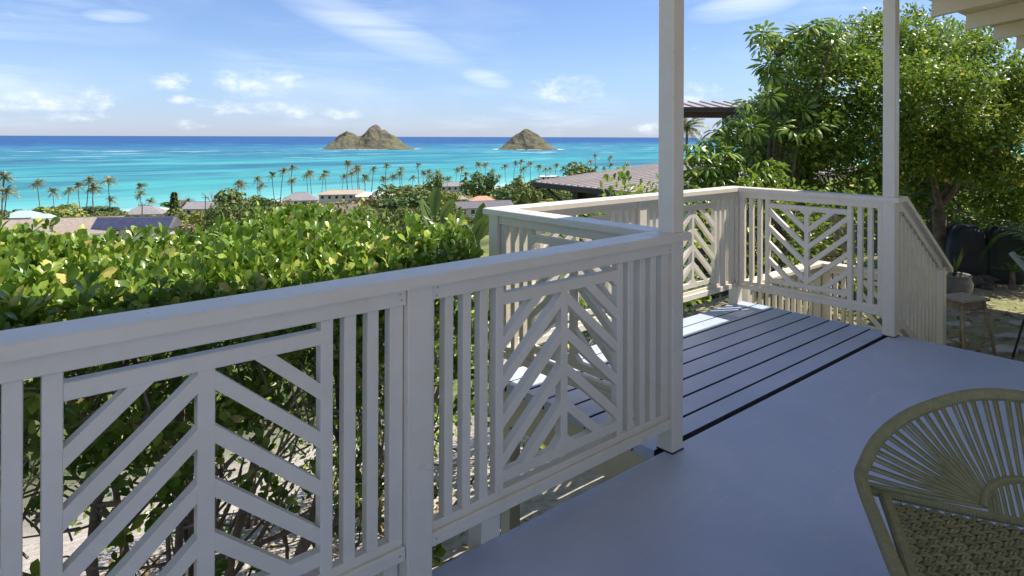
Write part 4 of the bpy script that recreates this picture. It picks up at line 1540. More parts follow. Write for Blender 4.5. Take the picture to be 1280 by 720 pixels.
rp_ = np.random.default_rng(17)
PALMS = [palm_meshes(rp_, k) for k in range(7)]
palm_px = [(3, 240, 215), (9, 222, 220), (-12, 250, 225), (53, 229, 292), (70, 240, 296), (82, 238, 290), (103, 233, 282), (108, 226, 290), (117, 235, 288), (120, 237, 296),
           (138, 226, 296), (139, 250, 296), (172, 243, 290), (178, 234, 285), (187, 252, 292), (236, 253, 262), (299, 229, 270), (304, 232, 288), (324, 225, 285), (323, 233, 270),
           (345, 219, 285), (351, 214, 295), (367, 210, 300), (369, 226, 262), (387, 219, 285), (391, 217, 295), (401, 220, 298), (409, 217, 300), (428, 221, 298), (437, 205, 292),
           (443, 217, 300), (449, 210, 290), (451, 213, 300), (463, 211, 285), (459, 222, 280), (456, 224, 295), (484, 207, 295), (494, 221, 290), (505, 211, 285), (502, 218, 275),
           (514, 222, 290), (525, 207, 295), (534, 215, 280), (531, 217, 290), (540, 221, 270), (549, 216, 285), (552, 221, 295), (574, 210, 295), (584, 219, 290), (570, 213, 305),
           (599, 206, 290), (609, 206, 300), (618, 214, 275), (626, 221, 280), (597, 220, 270), (634, 209, 298), (642, 204, 290), (652, 202, 300), (665, 205, 290), (657, 211, 275),
           (676, 209, 295), (681, 212, 280), (689, 212, 290), (694, 207, 300), (705, 211, 285), (720, 208, 290), (740, 202, 300), (747, 195, 290), (760, 197, 300), (766, 207, 285),
           (754, 211, 280), (746, 210, 290), (774, 211, 295), (785, 206, 285), (712, 214, 300), (648, 222, 265), (812, 209, 300), (798, 212, 290), (480, 224, 275), (561, 224, 280)]
# houses below
RM = {n: mat_roof('roof_' + n, c) for n, c in dict(tan=(.34, .28, .22), grey=(.27, .25, .25), mint=(.42, .60, .52), terracotta=(.55, .30, .20), brown=(.20, .15, .12), white=(.75, .74, .72),
                                                      darkgrey=(.16, .15, .16), sandy=(.42, .34, .26)).items()}
HB = []
def house(u, wpx, v_ridge, p, roof_h, depth, mat, label, kind='hip', wall='housewall', yaw=.0, fascia=False, dormer=False, solar=False, short='house'):
    x, y, t = qp(u, p)
    z0 = ground_z(x, y); top = EYE - (v_ridge - hor(u)) / FPX * t
    w = wpx / FPX * t; wh = max(2.3, top - z0 - roof_h)
    HOUSES.append((np.array((x, y)), short))
    HB.append((u - wpx / 2, u + wpx / 2, v_ridge - 1, p, t))
    root = empty('house', (x, y, z0 - .3), YAW * .35 + yaw, label, 'house')
    a, b = w / 2, depth / 2
    mb = MB(); mb.box(-a + .6, a - .6, -b + .6, b - .6, 0, wh + .3)
    mb.build('wall', M[wall], root)
    e = wh + .3; r = e + roof_h
    ins = min(b, a * .7) if kind == 'hip' else 0
    mb = MB()
    V = [(-a, -b, e), (a, -b, e), (a, b, e), (-a, b, e), (-a + ins, 0, r), (a - ins, 0, r)]
    V += [(x_, y_, z_ - .18) for x_, y_, z_ in V[:4]]
    mb.add(V, [(0, 1, 5, 4), (2, 3, 4, 5), (1, 2, 5), (3, 0, 4), (6, 7, 1, 0), (7, 8, 2, 1), (8, 9, 3, 2), (9, 6, 0, 3), (9, 8, 7, 6)])
    ro = mb.build('roof', RM[mat], root)
    mb = MB(); mb.cbox(-a + ins, a - ins, -.12, .12, r - .03, r + .06); mb.build('ridge_cap', RM[mat], ro)
    if fascia:
        for y0, y1, x0, x1 in ((-b - .06, -b - .003, -a, a),):
            mb = MB(); mb.box(x0, x1, y0, y1, e - .42, e + .04); mb.build('fascia', M['whitewall'], ro)
    nw = max(2, int(w / 3.2))
    for k in range(nw):
        xc = -a + .6 + (k + .5) * (w - 1.2) / nw
        mb = MB(); mb.box(xc - .6, xc + .6, -b + .52, -b + .597, e - 1.9, e - .6); wn = mb.build('window', M['winglass'], root)
        mb = MB(); mb.box(xc - .7, xc + .7, -b + .50, -b + .518, e - 2.0, e - 1.9); mb.build('sill', M['whitewall'], wn)
    if dormer:
        mb = MB(); mb.prism([(-1.4, 0), (1.4, 0), (1.4, 1.7), (0, 2.7), (-1.4, 1.7)], -b + .2, 0, lambda a_, b_, t_: (a_, t_, b_ + e)); mb.build('dormer', M['whitewall'], root)
        mb = MB(); mb.box(-.45, .45, -b + .14, -b + .195, e + .6, e + 1.6); mb.build('window', M['winglass'], root)
    if solar:
        n_ = 7
        sl = roof_h / b
        for k in range(n_):
            x0 = -a * .98 + k * (2 * a * .96) / n_
            V = [(x0, -b * .97, e + .03 * roof_h + .12), (x0 + 2 * a * .93 / n_, -b * .97, e + .03 * roof_h + .12), (x0 + 2 * a * .93 / n_, -b * .1, e + .9 * roof_h + .12), (x0, -b * .1, e + .9 * roof_h + .12)]
            V2 = [(q_[0], q_[1], q_[2] - .06) for q_ in V]
            mb = MB(); mb.add(V + V2, [(0, 1, 2, 3), (7, 6, 5, 4), (0, 4, 5, 1), (1, 5, 6, 2), (2, 6, 7, 3), (3, 7, 4, 0)]); mb.build('solar_panel', M['solar'], ro)
    return root


house(58, 170, 273, 200, 3.4, 13, 'tan', 'long low house with wide tan roof and white fascia', 'gable', fascia=True, yaw=.1, short='wide tan roof')
house(172, 92, 271, 190, 2.6, 8, 'darkgrey', 'house with dark blue solar panels covering its roof', 'gable', solar=True, yaw=-.08, short='solar panel roof')
house(30, 40, 263, 250, 1.8, 8, 'mint', 'small house with pale mint green hip roof near the shore', 'hip', short='pale mint hip roof')
house(55, 34, 267, 232, 1.9, 7, 'mint', 'house with mint green roof just behind the wide tan roof', 'hip', yaw=.2, short='mint green roof')
house(182, 46, 257, 262, 2.6, 10, 'grey', 'house with grey hip roof beyond the solar panels', 'hip', short='grey roof past the solar panels')
house(255, 40, 252, 255, 2.2, 10, 'grey', 'house with pinkish grey roof beside the bare tree', 'gable', yaw=-.2, short='pinkish grey roof')
house(376, 44, 240, 258, 3.0, 11, 'grey', 'house with grey hip roof under a clump of tall palms', 'hip', wall='whitewall', short='white house with grey roof')
house(430, 62, 237, 275, 1.8, 10, 'sandy', 'long house with sandy orange roof', 'hip', short='sandy orange roof')
house(470, 50, 240, 262, 1.6, 9, 'white', 'white house with a small gabled dormer', 'hip', wall='whitewall', dormer=True, short='white dormer house')
house(428, 44, 255, 190, 2.4, 10, 'brown', 'house with dark brown roof and white eave among olive trees', 'gable', fascia=True, yaw=.15, short='dark brown roof with white eave')
house(568, 40, 227, 288, 2.2, 10, 'grey', 'house with long grey roof among shoreline palms', 'hip', short='long grey shoreline roof')
house(603, 34, 245, 218, 1.9, 8, 'terracotta', 'house with terracotta roof near the railing corner', 'hip', short='terracotta roof')
house(604, 74, 251, 165, 1.8, 9, 'darkgrey', 'house with dark grey roof in front of the terracotta roof', 'gable', yaw=.1, short='dark grey roof')
house(686, 26, 219, 292, .6, 8, 'white', 'white flat roofed house among far palms', 'hip', wall='whitewall', short='white flat roof')
house(655, 18, 240, 200, 1.6, 7, 'tan', 'small tan roofed house beside the brown metal roof', 'hip', short='tan roof by the metal roof')
house(575, 20, 248, 235, 1.4, 7, 'tan', 'small tan roofed house left of the terracotta roof', 'hip', short='tan roof by the terracotta roof')

for k, (u, v, p) in enumerate(palm_px):
    x, y, t = qp(u, p)
    z0 = ground_z(x, y); zt_ = EYE - (v - hor(u)) / FPX * t
    h = max(4.0, zt_ - z0)
    size = 'tall' if h > 17 else 'short' if h < 11 else 'middling'
    lab = size + ' coconut palm' + near_phrase(x, y)
    if k < 3: lab = 'large bushy coconut palm at the end of the wide tan roof'
    grp = lab.replace(' palm', ' palms')
    tr, cr, top = PALMS[k % 7]
    root = empty('coconut_palm', (x, y, z0), 0, lab, 'palm', grp)
    rz_ = rp_.uniform(-.7, .7)
    mk = 1 if rp_.random() < .5 else -1
    obj('trunk', tr, root, rot=(0, 0, rz_), scale=(h, h, h))
    cl = Matrix.Rotation(rz_, 3, 'Z') @ Vector((top[0] * h, top[1] * h, top[2] * h))
    rc_ = rp_.uniform(2.6, 3.5) * (1.15 if k < 3 else 1)
    obj('crown', cr, root, loc=cl, rot=(0, 0, rp_.uniform(-.9, .9)), scale=(rc_, rc_, rc_))


# trees scattered between them, kept under the photo's skyline
def sky_v(u):
    return np.interp(u, [-100, 0, 60, 75, 110, 200, 260, 300, 330, 400, 440, 500, 520, 560, 600, 640, 690, 740, 800, 840], [264, 264, 262, 257, 264, 263, 257, 246, 248, 250, 252, 238, 236, 234, 230, 228, 222, 214, 222, 224])


rs = np.random.default_rng(123)
cnt = 0
for k in range(900):
    if cnt >= 250: break
    u = rs.uniform(-70, 850); p = 105 + 190 * rs.random() ** .8
    x, y, t = qp(u, p)
    key = rs.choice(['a', 'b', 'c', 'd'], p=[.44, .28, .22, .06])
    w = rs.uniform(4.5, 9.5) * (.8 if key == 'c' else 1)
    h = rs.uniform(.65, 1.0) * w * (.75 if key == 'c' else 1)
    z0 = ground_z(x, y)
    hmax = EYE - (sky_v(u) + rs.uniform(0, 9) - hor(u)) / FPX * t - z0
    if p < 175:
        hmax = min(hmax, EYE - (np.interp(u, [0, 200, 300, 450, 600, 850], [322, 312, 268, 262, 256, 240]) + rs.uniform(0, 8) - hor(u)) / FPX * t - z0)
    h = min(h, hmax)
    if h < 2.2: continue
    vt = hor(u) + (EYE - z0 - h) / t * FPX
    wp = w / t * FPX / 2
    bad = False
    for a, b, v, hp, ht in HB:
        if p < hp and u + wp > a and u - wp < b and vt < v + 13 and not (p < hp - 60 and vt > v + 8): bad = True; break
        if abs(p - hp) < 12 and a - 6 < u < b + 6: bad = True; break
    if bad: continue
    place_tree(key, x, y, w, h / .85, rs); cnt += 1
for u, v, p, w, key in ((75, 257, 268, 13, 'c'), (40, 262, 285, 11, 'b'), (300, 244, 215, 15, 'a'), (85, 270, 240, 8, 'c'), (322, 252, 200, 11, 'b'), (390, 255, 170, 11, 'c'), (505, 235, 225, 17, 'a'), (500, 244, 180, 14, 'b'),
                        (598, 220, 245, 15, 'b'), (538, 238, 215, 12, 'a'), (543, 223, 262, 9, 'a'), (725, 208, 275, 20, 'a'), (640, 236, 190, 13, 'b'), (450, 248, 195, 12, 'd'), (470, 262, 130, 9, 'a'), (355, 258, 140, 9, 'a'),
                        (560, 238, 200, 10, 'c'), (515, 262, 110, 8, 'a'), (645, 224, 232, 13, 'a'), (672, 226, 228, 13, 'b'), (440, 262, 120, 9, 'a'), (660, 238, 165, 9, 'a')):
    x, y, t = qp(u, p); z0 = ground_z(x, y)
    h = EYE - (v - hor(u)) / FPX * t - z0
    place_tree(key, x, y, w, h / .85, rs)

# low bushes in a line behind the beach
for k in range(26):
    u = -25 + k * 13 + rs.uniform(-5, 5); p = rs.uniform(288, 303)
    x, y, t = qp(u, p)
    if any(a - 2 < u < b + 2 and hp > 245 for a, b, v, hp, ht in HB): continue
    w = rs.uniform(5, 9.5)
    place_tree(['c', 'b', 'a'][k % 3], x, y, w, w * rs.uniform(.38, .55), rs)

# a dark pointed conifer and two bare trees by the solar roof
def conifer(u, v, p):
    x, y, t = qp(u, p); z0 = ground_z(x, y); h = EYE - (v - hor(u)) / FPX * t - z0
    root = empty('conifer', (x, y, z0), 0, 'dark pointed conifer beside the house with solar panels', 'tree')
    rng = np.random.default_rng(3); n = 900
    zz = rng.random(n) ** .8; a = rng.uniform(0, 6.28, n); tier = .75 + .25 * np.cos(zz * 60)
    r = (1 - zz) * .21 * h * tier * rng.random(n) ** .4 + .1
    pos = np.stack([r * np.cos(a), r * np.sin(a), (.08 + zz * .92) * h], -1)
    d = np.stack([np.cos(a), np.sin(a), -.25 + 0 * a], -1) + rng.normal(0, .3, (n, 3))
    V, F = bulk(quad_leaf(), pos, frames(d, np.array((0, 0, 1.)) + rng.normal(0, .4, (n, 3))), rng.uniform(.7, 1.2, n))
    obj('crown', fast_mesh('crown', V, F, M['crown_b']), root)
    mb = MB(); mb.tube([(0, 0, -.2), (0, 0, h * .95)], [.25, .03], 6); mb.build('trunk', M['bark'], root)


conifer(218, 240, 235)


def bare_tree(u, v, p, label, seed):
    x, y, t = qp(u, p); z0 = ground_z(x, y); h = EYE - (v - hor(u)) / FPX * t - z0
    rng = np.random.default_rng(seed)
    root = empty('bare_tree', (x, y, z0), 0, label, 'tree')
    mb = MB(); mb2 = MB()
    mb.tube([(0, 0, -.2), (.1, 0, h * .45)], [.28, .18], 6)
    for k in range(9):
        a = k * .7 + rng.uniform(-.2, .2); e = np.array((math.cos(a) * h * .38, math.sin(a) * h * .38, h * rng.uniform(.75, 1.0)))
        P = spline([np.array((.1, 0, h * .42)), e * np.array((.5, .5, .8)), e], 7); mb.tube(P, np.linspace(.13, .04, 7), 5)
        for j in range(8):
            s = P[rng.integers(2, 7)]; e2_ = s + rng.normal(0, .9, 3) + np.array((0, 0, .6)); mb2.tube([s, (s + e2_) / 2 + rng.normal(0, .1, 3), e2_], [.05, .035, .02], 4, False)
    mb.build('trunk', M['palebark'], root); mb2.build('branches', M['palebark'], root)


bare_tree(266, 238, 262, 'leafless pale branched tree above the pinkish grey roof', 5)
bare_tree(226, 243, 268, 'smaller leafless tree right behind the pointed conifer', 6)

# utility poles
for u, v, p, lab in ((178, 253, 225, 'slim grey utility pole by the grey hip roof'), (257, 244, 240, 'slim grey utility pole by the bare tree')):
    x, y, t = qp(u, p); z0 = ground_z(x, y); h = EYE - (v - hor(u)) / FPX * t - z0
    root = empty('utility_pole', (x, y, z0), .5, lab, 'pole', 'utility poles among the houses')
    mb = MB(); mb.tube([(0, 0, -.2), (0, 0, h)], [.2, .14], 8); mb.build('shaft', M['palmtrunk'], root)
    mb = MB(); mb.cbox(-1.1, 1.1, -.07, .07, h - .9, h - .75); mb.build('crossarm', M['palmtrunk'], root)

# ------------------------------------------------------------------ neighbour's house with the standing seam roof
M['metalroof'] = mat_plain('metal_roof', (.40, .35, .32), .5, .14, .7, 0, spec=.4, metal=.0)
M['darkwood'] = mat_plain('dark_brown_paint', (.05, .034, .028), .55, .25, 3)
def neighbour():
    k = 1.75
    L = np.array((.6 * k, 16 * k)); Rp = np.array((2.31 * k, 13.4 * k))
    ez = EYE - 1.2 * k
    ed = (Rp - L); el = np.linalg.norm(ed); ed /= el
    up_ = np.array((-ed[1], ed[0])); up_ = up_ if up_[0] > 0 else -up_
    root = empty('neighbour_house', (L[0], L[1], ez), math.atan2(up_[1], up_[0]), 'brown house with standing seam metal roof beyond the board deck', 'house')
    # local x = up the roof, local y: from far end (0) towards the near end (negative)
    s = .083; D = 9.5; Lx = el + 4.0
    mb = MB(); mb.prism([(0, 0), (D, s * D), (D, s * D + .14), (0, .14)], -Lx, 0, lambda a, b, t: (a, t, b)); ro = mb.build('roof', M['metalroof'], root)
    n = int(Lx / .40)
    me = None
    for i in range(n + 1):
        yy = -i * Lx / n
        if me is None:
            mb = MB(); mb.prism([(-.01, .14), (D, s * D + .14), (D, s * D + .185), (-.01, .185)], -.022, .022, lambda a, b, t: (a, t, b)); me = mb.mesh('seam', M['metalroof'])
        obj('seam', me, ro, (0, yy, 0.002))
    mb = MB(); mb.cbox(-.16, -.002, -Lx, .05, -.08, .13); mb.build('gutter', M['darkwood'], root)
    mb = MB(); mb.prism([(0, -.18), (D, s * D - .18), (D, s * D - .003), (0, -.003)], .0, .05, lambda a, b, t: (a, t, b)); mb.build('barge_board', M['darkwood'], root)
    mb = MB(); mb.box(1.1, D, -Lx, -1.5, -3.2, -.01); mb.build('wall', M['darkwood'], root)
    mb = MB(); mb.box(.8, 1.02, -1.9, -1.55, -3.2, -.01); mb.build('post', M['darkwood'], root)
    mb = MB(); mb.tube([(-.05, -.9, -.1), (.3, -1.3, -.55), (.85, -1.7, -.95)], .05, 6); mb.build('downpipe', M['blackmetal'], root)
    # upper wing with its own roof and verandah post
    Y = 21.0
    c0 = px(843, 140, Y); c1 = px(925, 138, Y)
    w = empty('neighbour_upper_wing', (c0.x, c0.y, c0.z), math.atan2(c1.y - c0.y, c1.x - c0.x), 'upper verandah of the brown house, roof edge and dark post', 'house')
    ln = math.hypot(c1.x - c0.x, c1.y - c0.y) + 2.5
    mb = MB(); mb.prism([(-.9, .0), (-.9, .10), (1.5, .42), (1.5, .3)], 0, ln, lambda a, b, t: (t, a, b)); ro = mb.build('roof', M['metalroof'], w)
    me = None
    for i in range(int(ln / .42)):
        if me is None:
            mb = MB(); mb.prism([(-.905, .10), (1.5, .42), (1.5, .46), (-.905, .14)], -.02, .02, lambda a, b, t: (t, a, b)); me = mb.mesh('seam', M['metalroof'])
        obj('seam', me, ro, (.02 + i * .42, 0, .002))
    mb = MB(); mb.cbox(-.02, ln, -1.0, -.902, -.03, .12); mb.build('gutter', M['darkwood'], w)
    mb = MB(); mb.cbox(0, ln, -.4, -.22, -.2, .045); mb.build('beam', M['darkwood'], w)
    xp = (px(890, 160, Y + .6) - c0).length
    mb = MB(); mb.cbox(xp - .13, xp + .13, -.44, -.18, -5.2, -.2); mb.build('post', M['darkwood'], w)
    mb = MB(); mb.box(xp + 1.5, ln, .2, 1.4, -5.2, .2); mb.build('wall', M['darkwood'], w)
    mb = MB(); mb.box(.1, ln, -.6, 1.4, -5.6, -5.21); mb.build('floor', M['darkwood'], w)


neighbour()
# wind-burnt palm seen under the verandah roof
tr, cr, top = PALMS[2]
pt = px(877, 160, 60); g0 = ground_z(pt.x, pt.y)
rr_ = empty('coconut_palm', (pt.x, pt.y, g0), 0, 'ragged palm seen under the verandah roof of the brown house', 'palm')
h = pt.z - g0
obj('trunk', tr, rr_, scale=(h, h, h)); obj('crown', cr, rr_, loc=(top[0] * h, top[1] * h, top[2] * h), scale=(1.9, 1.9, 2.2))

# ------------------------------------------------------------------ yard
yr = random.Random(12)
def paver(u, v, w, d, rot):
    Y = (EYE + .73) * FPX / (v - hor(u)); c = px(u, v, Y)
    mb = MB(); n = 7
    pts = []
    for k in range(n):
        a = 2 * math.pi * k / n + yr.uniform(-.25, .25)
        sq = 1 / max(abs(math.cos(a)), abs(math.sin(a))) ** .7
        pts.append((w / 2 * math.cos(a) * sq * yr.uniform(.85, 1.05), d / 2 * math.sin(a) * sq * yr.uniform(.85, 1.05)))
    V = [(x, y, -.03) for x, y in pts] + [(x, y, .035) for x, y in pts] + [(x * .95, y * .95, .045) for x, y in pts]
    F = [tuple(2 * n + i for i in range(n))] + [(i, (i + 1) % n, n + (i + 1) % n, n + i) for i in range(n)] + [(n + i, n + (i + 1) % n, 2 * n + (i + 1) % n, 2 * n + i) for i in range(n)]
    mb.add(V, F)
    o = mb.build('paver', M['stone'], ground, (c.x, c.y, ground_z(c.x, c.y)), (0, 0, rot))
for a in ((1255, 441, .42, .22, .5), (1264, 424, .42, .16, .2), (1200, 409, .36, .20, .3), (1282, 408, .4, .22, .1), (1195, 431, .4, .12, .4), (1300, 440, .5, .3, .3), (1310, 400, .5, .4, .6)):
    paver(*a)

# fallen branches on the soil
for k, (u0, v0, u1, v1) in enumerate(((1255, 396, 1275, 402), (1215, 390, 1245, 384), (1200, 398, 1238, 394))):
    def gp(u, v):
        Y = (EYE + .73) * FPX / (v - hor(u)); c = px(u, v, Y); return np.array((c.x, c.y, ground_z(c.x, c.y) + .03))
    a, b = gp(u0, v0), gp(u1, v1)
    o = empty('fallen_branch', a, 0, ['pale dry fallen branch beside the stone pavers', 'fallen branch lying behind the wooden stool', 'fallen branch lying across the yard soil near the potted plant'][k], 'branch')
    m = (b - a); mb = MB(); mb.tube(spline([np.zeros(3), m * .4 + np.array((.05, .08, .01)), m], 7), np.linspace(.02, .008, 7), 6); mb.build('main_stem', M['palebark'], o, smooth=True)
    mb = MB(); mb.tube(spline([m * .45, m * .6 + np.array((.12, .1, .02)), m * .7 + np.array((.25, .15, .03))], 5), np.linspace(.01, .004, 5), 5); mb.build('side_twig', M['palebark'], o, smooth=True)

# stool
def stool():
    c = px(1204, 372, 6.62); zt0 = .61
    root = empty('wooden_stool', (c.x, c.y, -.73), .35, 'weathered wooden stool with splayed legs standing in the yard', 'stool')
    a, b = .20, .15
    mb = MB(); V, F = chamfer_box(-a, a, -b, b, zt0 - .028, zt0, .008)
    V = [(x, y, z + (.012 * (x / a) ** 2)) for x, y, z in V]; mb.add(V, F); mb.build('seat', M['wood'], root)
    for s in (-1, 1):
        cbox_obj('apron', -a + .05, a - .05, s * (b - .045) - .01, s * (b - .045) + .01, zt0 - .085, zt0 - .02, M['wood'], root)
        cbox_obj('apron', s * (a - .05) - .01, s * (a - .05) + .01, -b + .05, b - .05, zt0 - .086, zt0 - .021, M['wood'], root)
    for sx in (-1, 1):
        for sy in (-1, 1):
            mb = MB(); mb.tube([(sx * (a + .03), sy * (b + .03), 0), (sx * (a - .05), sy * (b - .045), zt0 - .02)], [.016, .022], 8); mb.build('leg', M['wood'], root, smooth=True)
    for sx in (-1, 1):
        mb = MB(); mb.tube([(sx * (a + .005), -b - .0, .2), (sx * (a + .005), b, .2)], .010, 7); mb.build('stretcher', M['wood'], root, smooth=True)
    for sy in (-1, 1):
        mb = MB(); mb.tube([(-a - .01, sy * (b + .01), .15), (a + .01, sy * (b + .01), .15)], .010, 7); mb.build('stretcher', M['wood'], root, smooth=True)
        for sx in (-1, 1):
            mb = MB(); mb.tube(spline([(sx * (a - .015), sy * (b - .02), zt0 - .2), (sx * (a - .06), sy * (b - .04), zt0 - .1), (sx * (a - .13), sy * (b - .045), zt0 - .085)], 6), .008, 6); mb.build('corner_brace', M['wood'], root, smooth=True)


stool()

# potted plant
def pot():
    Y = 8.9; c = px(1193, 350, Y)
    root = empty('potted_plant', (c.x, c.y, -.70), 0, 'round grey pot with spiky plant behind the stair rail', 'plant pot')
    prof = [(.10, 0), (.15, .03), (.21, .12), (.225, .22), (.20, .30), (.195, .315), (.215, .33), (.20, .345), (.18, .33), (.17, .29)]
    V = []; F = []; n = 20
    for r, z in prof:
        for k in range(n): V.append((r * math.cos(2 * math.pi * k / n), r * math.sin(2 * math.pi * k / n), z))
    for i in range(len(prof) - 1):
        for k in range(n): F.append((i * n + k, i * n + (k + 1) % n, (i + 1) * n + (k + 1) % n, (i + 1) * n + k))
    F.append(tuple((len(prof) - 1) * n + k for k in range(n)))
    obj('pot', mesh_from('pot', V, F, mat_plain('glazed_pot', (.26, .25, .22), .6, .3, 8), True), root)
    rng = np.random.default_rng(2)
    for k in range(11):
        a = k * 2.4; l = rng.uniform(.25, .5); d = np.array((math.cos(a) * .35, math.sin(a) * .35, 1)); mb = MB()
        P = [np.array((0, 0, .3)) + d * l * t for t in np.linspace(0, 1, 4)]; w = np.array((-math.sin(a), math.cos(a), 0))
        V = []
        for p_, ww in zip(P, (.014, .02, .013, 0.001)): V += [p_ + w * ww, p_ - w * ww]
        mb.add(V, [(0, 1, 3, 2), (2, 3, 5, 4), (4, 5, 7, 6)]); mb.build('leaf', M['palmleaf'], root)


pot()

# dark boundary fence, covered furniture and rocks at the back of the yard
M['slate'] = mat_plain('dark_slate_cover', (.035, .038, .048), .6, .25, 4, .002, 20)
M['darkgreen'] = mat_plain('dark_green_cover', (.028, .04, .036), .6, .25, 4, .002, 20)
fr = empty('boundary_wall', px(1090, 330, 12.6), -.25, 'grey concrete boundary wall behind the tree trunk', 'wall')
fr.location.z = -.73
mb = MB()
M['concrete'] = mat_plain('concrete_blocks', (.13, .135, .15), .9, .2, 2, .003, 30)
for r in range(7):
    for c in range(12):
        x0 = c * .62 - (.31 if r % 2 else 0)
        cbox_obj('block', x0 + .004, x0 + .612, -.09 + .002 * ((r * 7 + c) % 3), .09, r * .205, r * .205 + .197, M['concrete'], fr, .006)
mb = MB(); mb.box(-.3, 7.4, -.07, .07, 0, 1.42); mb.build('mortar_core', M['concrete'], fr)


def dome_cover(u, v, Y, w, d, h, mat, label):
    c = px(u, v, Y); root = empty('covered_chair', (c.x, c.y, -.73), -.3, label, 'furniture')
    V = []; F = []; nx, nz = 12, 8
    for j in range(nz + 1):
        t = j / nz
        for i in range(4 * nx):
            a = 2 * math.pi * i / (4 * nx)
            sx = math.copysign(abs(math.cos(a)) ** .5, math.cos(a)); sy = math.copysign(abs(math.sin(a)) ** .5, math.sin(a))
            k = (1 - .10 * t - .42 * t ** 6); wob = 1 + .025 * math.sin(a * 7 + t * 3)
            V.append((w / 2 * sx * k * wob, d / 2 * sy * k * wob, h * (t if t < .85 else .85 + (t - .85) * .9)))
    n = 4 * nx
    for j in range(nz):
        for i in range(n): F.append((j * n + i, j * n + (i + 1) % n, (j + 1) * n + (i + 1) % n, (j + 1) * n + i))
    F.append(tuple(nz * n + i for i in range(n)))
    obj('cover', mesh_from('cover', V, F, M[mat], True), root)
    mb = MB(); mb.cbox(-w / 2 * .98, w / 2 * .98, -d / 2 * .98, d / 2 * .98, .0, .05, .01); mb.build('base', M['blackmetal'], root)


dome_cover(1206, 320, 10.4, .62, .6, .86, 'slate', 'round topped dark slate covered chair behind the potted plant')
dome_cover(1254, 320, 10.2, .60, .6, .86, 'darkgreen', 'dark green covered chair under the feathery palm')
for k, (u, v, s) in enumerate(((1215, 357, .16), (1228, 355, .13), (1245, 352, .15), (1263, 350, .17), (1204, 362, .10), (1282, 350, .18), (1234, 361, .08))):
    Y = (EYE + .73) * FPX / (v - hor(u)); c = px(u, v, Y)
    r = np.random.default_rng(k); V = []; F = []; n, m = 9, 6
    for j in range(m + 1):
        ph = math.pi * j / m
        for i in range(n):
            a = 2 * math.pi * i / n; rr = s * (1 + .25 * r.normal(0, .6))
            V.append((rr * 1.2 * math.sin(ph) * math.cos(a), rr * math.sin(ph) * math.sin(a), rr * .75 * math.cos(ph)))
    for j in range(m):
        for i in range(n): F.append((j * n + i, (j + 1) * n + i, (j + 1) * n + (i + 1) % n, j * n + (i + 1) % n))
    o = obj('garden_rock', mesh_from('garden_rock', V, F, M['rock']), None, (c.x, c.y, ground_z(c.x, c.y) + s * .3))
    tag(o, 'dark rough garden rock in the row at the foot of the covered chairs', 'rock', 'garden rocks')

# small spiky plants at the back
for k, (u, v, Y, lab) in enumerate(((1266, 322, 9.6, 'striped spiky rosette plant by the green covered chair'), (1186, 330, 9.3, 'spiky rosette plant beside the round grey pot'))):
    c = px(u, v, Y); root = empty('rosette_plant', (c.x, c.y, ground_z(c.x, c.y) + (.25 if k == 0 else 0)), 0, lab, 'plant')
    rng = np.random.default_rng(40 + k)
    for i in range(16):
        a = i * 2.4; l = rng.uniform(.22, .34); el = rng.uniform(.3, 1.3); mb = MB()
        d = np.array((math.cos(a) * math.cos(el), math.sin(a) * math.cos(el), math.sin(el))); w = np.array((-math.sin(a), math.cos(a), 0))
        V = []
        for t, ww in zip(np.linspace(0, 1, 5), (.012, .022, .02, .012, .001)):
            p_ = d * l * t + np.array((0, 0, -.10 * t * t)); V += [p_ + w * ww, p_ - w * ww]
        mb.add(V, [(2 * j, 2 * j + 1, 2 * j + 3, 2 * j + 2) for j in range(4)]); mb.build('leaf', M['bird'], root)
    mb = MB(); mb.tube([(0, 0, -.3 if k == 0 else -.05), (0, 0, .02)], [.05, .03], 8); mb.build('stem', M['bark'], root)

# striped lounge chair cut by the picture's right edge
def lounge():
    Y = 6.3
    c = px(1334, 354, Y)
    root = empty('lounge_chair', (c.x, c.y, -.73), .2, 'pale green striped lounge chair on bent dark metal legs', 'chair')
    zs = c.z + .73
    M['stripe'] = mat_plain('green_cord_seat', (.33, .36, .28), .6, .15, 10)
    M['stripe2'] = mat_plain('dark_green_cord', (.16, .20, .15), .6, .15, 10)
    W_, D_ = .62, .60
    def sh(x, y):      # dished seat that curls up at the back
        return zs - .14 + .95 * max(0, (y + .12)) ** 1.2 + .10 * (x / (W_ / 2)) ** 2 * .6 - .06 * max(0, -y)
    n = 26
    for k in range(n):
        y = -D_ / 2 + (k + .5) * D_ / n
        P = [(x, y, sh(x, y)) for x in np.linspace(-W_ / 2, W_ / 2, 9)]
        mb = MB(); mb.tube(P, D_ / n * .47, 6); mb.build('cord', M['stripe'] if k % 3 else M['stripe2'], root, smooth=True)
    rimp = [(-W_ / 2, y, sh(-W_ / 2, y)) for y in np.linspace(D_ / 2, -D_ / 2, 7)] + [(x, -D_ / 2, sh(x, -D_ / 2)) for x in np.linspace(-W_ / 2, W_ / 2, 7)[1:]] + [(W_ / 2, y, sh(W_ / 2, y)) for y in np.linspace(-D_ / 2, D_ / 2, 7)[1:]]
    mb = MB(); mb.tube(spline(rimp, 50), .028, 8); mb.build('rim', M['stripe'], root, smooth=True)
    for s in (-1, 1):
        for t in (-1, 1):
            mb = MB(); mb.tube(spline([(s * .27, t * .24, sh(s * .27, t * .24) - .02), (s * .22, t * .2, zs - .25), (s * .24, t * .24, zs * .45), (s * .30, t * .30, 0)], 10), .011, 7); mb.build('leg', M['blackmetal'], root, smooth=True)


lounge()

